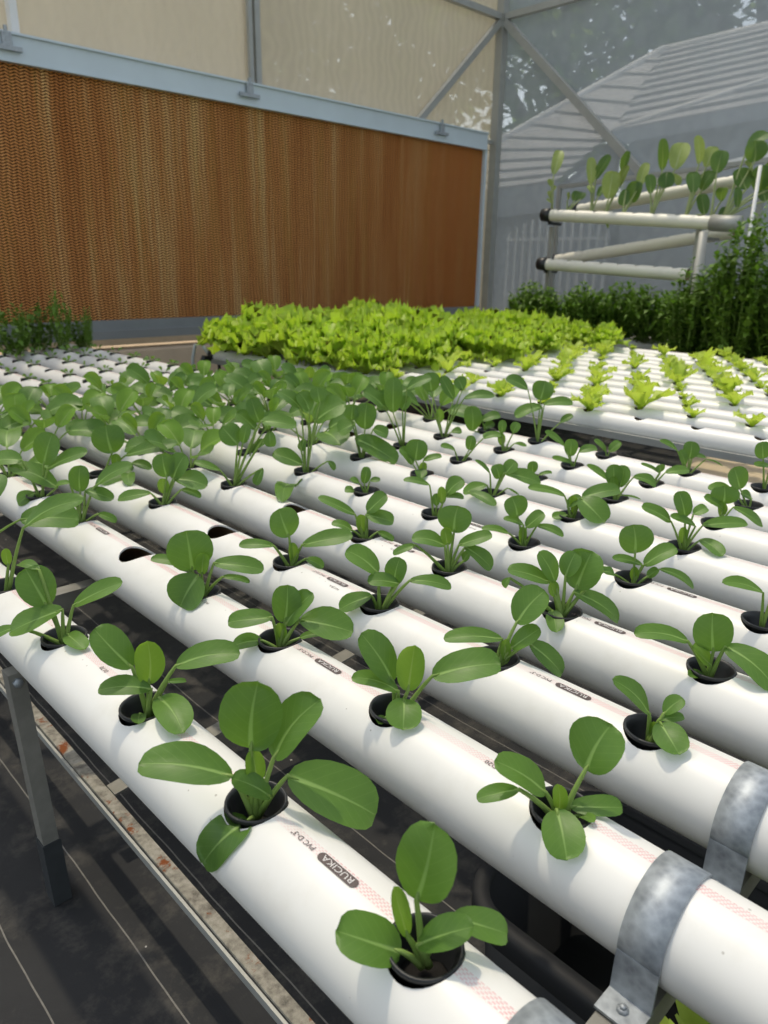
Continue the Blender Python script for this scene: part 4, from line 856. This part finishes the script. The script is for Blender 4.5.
# ------------------------------------------------------------------ setting
YW, XW, ZE = 4.6, 5.92, 3.015
def struct(mb, name, mat, label, cat):
    return tag(mb.build(name, mat), label, cat, None, 'structure')
b = MB(); b.add([(-2.5, -2.5, 0), (XW + .05, -2.5, 0), (XW + .05, YW + .3, 0), (-2.5, YW + .3, 0)], [(0, 1, 2, 3)], 0, None, False); struct(b, 'floor', M['floor'], 'black woven ground cloth covering the greenhouse floor', 'floor')
b = MB(); b.add([(-30, -30, -.06), (60, -30, -.06), (60, 60, -.06), (-30, 60, -.06)], [(0, 1, 2, 3)], 0, None, False); struct(b, 'floor_outside', M['ground'], 'bare ground outside the greenhouse', 'ground')
ZPT, ZPB, ZRT = CAMZ + 1.002, CAMZ - .338, CAMZ + 1.143      # pad top, pad bottom, top of channel
b = MB(); b.box((1.7, YW + .14, (ZRT + 3.8) / 2), (8.44, .004, 3.8 - ZRT)); b.box((5.80, YW + .14, ZRT / 2 + .2), (.24, .004, ZRT - .4)); struct(b, 'wall_back', M['net_back'], 'pale beige insect net panels above and beside the brown pad', 'wall')
b = MB(); b.box((1.7, YW + .02, .20), (8.44, .40, .40)); struct(b, 'trim_1', M['plinth'], 'sandy low kerb along the foot of the back wall', 'kerb')
b = MB(); b.box((XW + .06, 1.0, 1.9), (.004, 7.35, 3.8)); struct(b, 'wall_right', M['net_right'], 'grey see-through insect net wall on the right', 'wall')
b = MB(); b.bar((XW, YW + .09, 0), (XW, YW + .09, 3.8), .075, .075, 0, (1, 0, 0)); struct(b, 'trim_2', M['post'], 'grey square corner post where the net walls meet', 'post')
xb = 3.30; b = MB(); b.bar((xb, YW + .10, ZRT), (xb, YW + .10, 3.8), .05, .04, 0, (1, 0, 0)); b.bar((xb - .05, YW + .10, ZRT), (xb - .05, YW + .10, 3.8), .03, .03, 0, (1, 0, 0)); struct(b, 'trim_3', M['post'], 'vertical grey bar above the brown pad near the image top', 'post')
b = MB(); b.bar((1.72, YW + .10, ZRT), (1.72, YW + .10, 3.8), .06, .04, 0, (1, 0, 0)); struct(b, 'trim_4', M['white_paint'], 'pale vertical bar above the pad at the left edge', 'post')
b = MB(); b.bar((XW - .04, YW + .09, ZE - .04), (4.86, YW + .09, CAMZ + 1.13), .05, .05); struct(b, 'trim_5', M['post'], 'diagonal grey brace above the pad left of the corner post', 'brace')
b = MB(); b.bar((XW, YW + .05, ZE - .04), on_x(640, 172, XW), .06, .06); struct(b, 'trim_6', M['post'], 'diagonal grey brace on the right net wall', 'brace')
b = MB(); b.bar((-2.5, YW + .09, ZE), (XW - .04, YW + .09, ZE), .05, .05); struct(b, 'trim_7', M['post'], 'horizontal eave beam over the back wall', 'beam')
b = MB(); b.bar((XW, YW + .05, ZE), (XW, -2.5, ZE), .05, .05); struct(b, 'trim_8', M['post'], 'horizontal eave beam over the right net wall', 'beam')
b = MB(); b.bar((5.66, YW + .10, CAMZ + 1.10), (XW - .04, YW + .10, CAMZ + 1.10), .02, .03); struct(b, 'trim_9', M['post'], 'short grey rail between the pad and the corner post', 'rail')
b = MB(); b.bar((XW + .02, .9, .0), (XW + .02, .9, ZE), .05, .05, 0, (1, 0, 0)); b.bar((XW + .02, 2.9, .0), (XW + .02, 2.9, .5), .03, .03, 0, (1, 0, 0)); 
# evaporative pad
cp = thing('cooling_pad', 'large brown corrugated evaporative cooling pad set in the back wall', 'cooling pad', (3.0, YW, 0))
def cpp(mb, name, mat):
    o = mb.build(name, mat, cp); o.matrix_parent_inverse = Matrix.Translation((-3.0, -YW, 0)); return o
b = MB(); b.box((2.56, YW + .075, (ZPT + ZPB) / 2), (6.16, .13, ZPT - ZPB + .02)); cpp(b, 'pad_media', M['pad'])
b = MB(); b.box((2.57, YW + .06, (ZRT + ZPT) / 2), (6.18, .17, ZRT - ZPT)); b.box((2.57, YW - .03, ZRT - .006), (6.18, .02, .012)); b.box((2.57, YW - .028, ZPT + .004), (6.18, .012, .010)); o = cpp(b, 'top_channel', M['alu']); o['label'] = 'pale blue grey channel above the pad'
b = MB(); b.box((2.57, YW + .055, ZPB - .032), (6.18, .17, .058)); b.box((2.57, YW + .03, ZPB - .088), (6.18, .19, .052)); b.box((2.57, YW + .0, ZPB - .06), (6.18, .08, .012)); o = cpp(b, 'bottom_channel', M['sill']); o['label'] = 'dark grey channel under the pad'
b = MB(); b.box((5.655, YW + .06, (ZPT + ZPB) / 2 - .01), (.03, .16, ZPT - ZPB + .03)); cpp(b, 'side_channel', M['alu'])
for x in (1.62, 3.13, 5.03):
    b = MB(); b.box((x, YW - .045, CAMZ + 1.062), (.155, .016, .022)); b.box((x + .005, YW - .042, CAMZ + 1.10), (.05, .012, .075)); b.box((x + .005, YW - .04, CAMZ + 1.145), (.014, .02, .04))
    cpp(b, 'clip', M['galv'])

# ------------------------------------------------------------------ outside: house, gate, trees
hs = thing('house', 'grey tiled house seen through the grey net wall', 'house', (9, 3, -.06))
def hp(mb, name, mat, par=None):
    o = mb.build(name, mat, par or hs)
    if par is None: o.matrix_parent_inverse = Matrix.Translation((-9, -3, .06))
    return o
E0, E1 = Vector((8.5, 5.0, CAMZ + 1.53)), Vector((8.5, -4.0, CAMZ + 1.95))
R0, R1v = Vector((11.0, 5.80, CAMZ + 2.95)), Vector((11.0, -4.0, CAMZ + 3.25))
HC = Vector((9.0 - 1.5, 7.3, CAMZ + .62)); EL = Vector((7.4, 5.0, CAMZ + .90))
rf = MB(); NC = 11
def course(a0, a1, b0, b1):                  # one tile course from low line a0-a1 to high line b0-b1, stepped
    n = (a1 - a0).cross(b0 - a0); n = n if n.z > 0 else -n; n.normalize(); d = n * .035
    rf.add([a0 + d, a1 + d, b1, b0, a0, a1], [(0, 1, 2, 3), (4, 5, 1, 0)], 0, None, False)
for i in range(NC):
    s, e = i / NC, (i + 1) / NC; course(E0.lerp(R0, s), E1.lerp(R1v, s), E0.lerp(R0, e), E1.lerp(R1v, e))
N2 = 4
FARLOW = Vector((7.4, 7.6, CAMZ + .80))
for i in range(N2 + 8):
    s, e = i / (N2 + 8), (i + 1) / (N2 + 8); course(FARLOW.lerp(R0, s), EL.lerp(E0.lerp(R0, 0), min(1, s * 1.9)) if s < .526 else E0.lerp(R0, (s - .526) / .474), FARLOW.lerp(R0, e), EL.lerp(E0, min(1, e * 1.9)) if e < .526 else E0.lerp(R0, (e - .526) / .474))
hp(rf, 'roof', M['tile'])
b = MB(); b.tube([FARLOW, FARLOW.lerp(R0, .5), R0], .075, 8); b.tube([R0, R1v], .06, 8); hp(b, 'ridge_tiles', M['tile_pale'])
b = MB(); b.tube([E0 + Vector((0, 0, .02)), E0.lerp(R0, .45).lerp(E1.lerp(R1v, .45), .32)], .05, 6); hp(b, 'valley_tiles', M['tile_pale'])
b = MB(); b.box((10.4, .45, 1.2), (3.4, 8.9, 2.5)); b.box((9.4, 6.4, .82), (3.6, 2.6, 1.76)); b.add([EL + Vector((.1, .03, -.1)), E0 + Vector((.25, .03, -.04)), (8.75, 5.03, 1.5), (7.5, 5.03, 1.5), EL + Vector((.1, .13, -.1)), E0 + Vector((.25, .13, -.04)), (8.75, 5.13, 1.5), (7.5, 5.13, 1.5)], [(0, 1, 2, 3), (7, 6, 5, 4), (0, 4, 5, 1), (3, 2, 6, 7), (0, 3, 7, 4), (1, 5, 6, 2)], 0, None, False); hp(b, 'house_wall', M['house'])
b = MB(); b.bar(E0 + Vector((-.05, 0, -.08)), E1 + Vector((-.05, 0, -.08)), .1, .14); b.bar(FARLOW + Vector((.03, 0, -.14)), EL + Vector((.03, 0, -.14)), .06, .30); hp(b, 'eave_board', M['house'])
gt = thing('gate', 'white barred gate outside beyond the corner post', 'gate', (7.3, 5.0, -.06)); mb = MB()
for i in range(13):
    y = -.75 + i * .105; mb.bar((0, y, .05), (0, y, 1.38 + .18 * math.sin(math.pi * i / 12)), .022, .022, 0, (1, 0, 0))
mb.bar((0, -.78, .12), (0, .54, .12), .03, .03); mb.bar((0, -.78, 1.30), (0, .54, 1.30), .03, .03); mb.bar((0, -.78, .7), (0, .54, .7), .025, .025); mb.build('gate_bars', M['white_paint'], gt)

def tree(label, loc, h, rad, n, rnd, lsz):
    t = thing('tree', label, 'tree', loc, 'trees outside the greenhouse'); mb = MB()
    cs = [(Vector((rnd.uniform(-1, 1) * rad * .75, rnd.uniform(-1, 1) * rad * .75, h * rnd.uniform(.38, .95))), rad * rnd.uniform(.35, .6)) for _ in range(26)]
    for i in range(n):
        c, r = rnd.choice(cs); v = Vector((rnd.gauss(0, 1), rnd.gauss(0, 1), rnd.gauss(0, 1))).normalized() * r * rnd.random() ** .35
        p = c + v; az = rnd.uniform(0, 6.28); el = rnd.uniform(-1, .6); d = Vector((math.cos(az) * math.cos(el), math.sin(az) * math.cos(el), math.sin(el))); w = d.cross(Vector((0, 0, 1))).normalized(); l = lsz * rnd.uniform(.6, 1.4)
        mb.add([p, p + d * l * .5 + w * l * .3, p + d * l, p + d * l * .5 - w * l * .3], [(0, 1, 2, 3)], 0, [(.5, 0), (1, .5), (.5, 1), (0, .5)], False)
    mb.build('crown', M['tree'], t)
    tk = MB(); tk.tube([(0, 0, 0), (.1, 0, h * .3), (0, .1, h * .65)], [rad * .10, rad * .08, rad * .03], 10)
    for c, r in cs[:12]: tk.tube([(0.07, .03, h * .3), c * .6 + Vector((0, 0, h * .12)), c], [rad * .045, rad * .03, rad * .012], 6)
    tk.build('trunk', M['bark'], t)
tr = random.Random(5)
tree('leafy tree behind the beige net above the left of the pad', (3.5, 11.5, -.06), 7.0, 2.8, 7000, tr, .30)
tree('leafy tree behind the beige net above the middle of the pad', (8.0, 12.0, -.06), 7.5, 2.6, 7000, tr, .30)
tree('tree behind the beige net next to the corner post', (11.4, 11.5, -.06), 7.5, 2.0, 7000, tr, .28)
tree('tall tree behind the house to the right of the corner post', (15.5, 10.5, -.06), 10.0, 3.0, 7000, tr, .34)
tree('tall tree behind the roof ridge, further right', (17.5, 6.5, -.06), 11.0, 3.2, 7000, tr, .34)
tree('tree behind the roof at the top right corner', (19.0, 1.8, -.06), 11.5, 3.2, 7000, tr, .34)
b = MB(); b.box((1.5, 8.6, 1.92), (8.6, .15, 3.96)); b.box((8.7, 8.6, .95), (5.8, .15, 2.0)); struct(b, 'wall_outside', M['beige'], 'beige building wall beyond the back net', 'wall')

# ------------------------------------------------------------------ light
w = bpy.data.worlds.new('world'); SC.world = w; w.use_nodes = True; nt = w.node_tree; nt.nodes.clear()
sky = nt.nodes.new('ShaderNodeTexSky'); sky.sky_type = 'NISHITA'; sky.sun_disc = False; sky.sun_elevation = math.radians(60); sky.sun_rotation = math.radians(5); sky.air_density = 1.0; sky.dust_density = 1.5
bg = nt.nodes.new('ShaderNodeBackground'); bg.inputs[1].default_value = .285
wo = nt.nodes.new('ShaderNodeOutputWorld'); hs_ = nt.nodes.new('ShaderNodeHueSaturation'); hs_.inputs['Saturation'].default_value = .55; nt.links.new(sky.outputs[0], hs_.inputs['Color']); wm = nt.nodes.new('ShaderNodeMix'); wm.data_type = 'RGBA'; wm.blend_type = 'MULTIPLY'; wm.inputs[0].default_value = 1; wm.inputs[7].default_value = (1.0, .97, .90, 1); nt.links.new(hs_.outputs[0], wm.inputs[6]); nt.links.new(wm.outputs[2], bg.inputs[0]); nt.links.new(bg.outputs[0], wo.inputs[0])
sd = Vector((.10, .47, 1.3)).normalized()           # towards the sun
sl = bpy.data.lights.new('sun', 'SUN'); sl.energy = 2.0; sl.angle = math.radians(1.5); sl.color = (1.0, .88, .68)
so = bpy.data.objects.new('sun', sl); COL.objects.link(so); so.rotation_euler = sd.to_track_quat('Z', 'Y').to_euler(); so.location = (0, 0, 8)

SC.view_settings.view_transform = 'Standard'; SC.view_settings.look = 'None'; SC.view_settings.gamma = 1; SC.view_settings.use_curve_mapping = False
SC.view_settings.exposure = -0.10
SC.cycles.max_bounces = 8; SC.cycles.transparent_max_bounces = 16
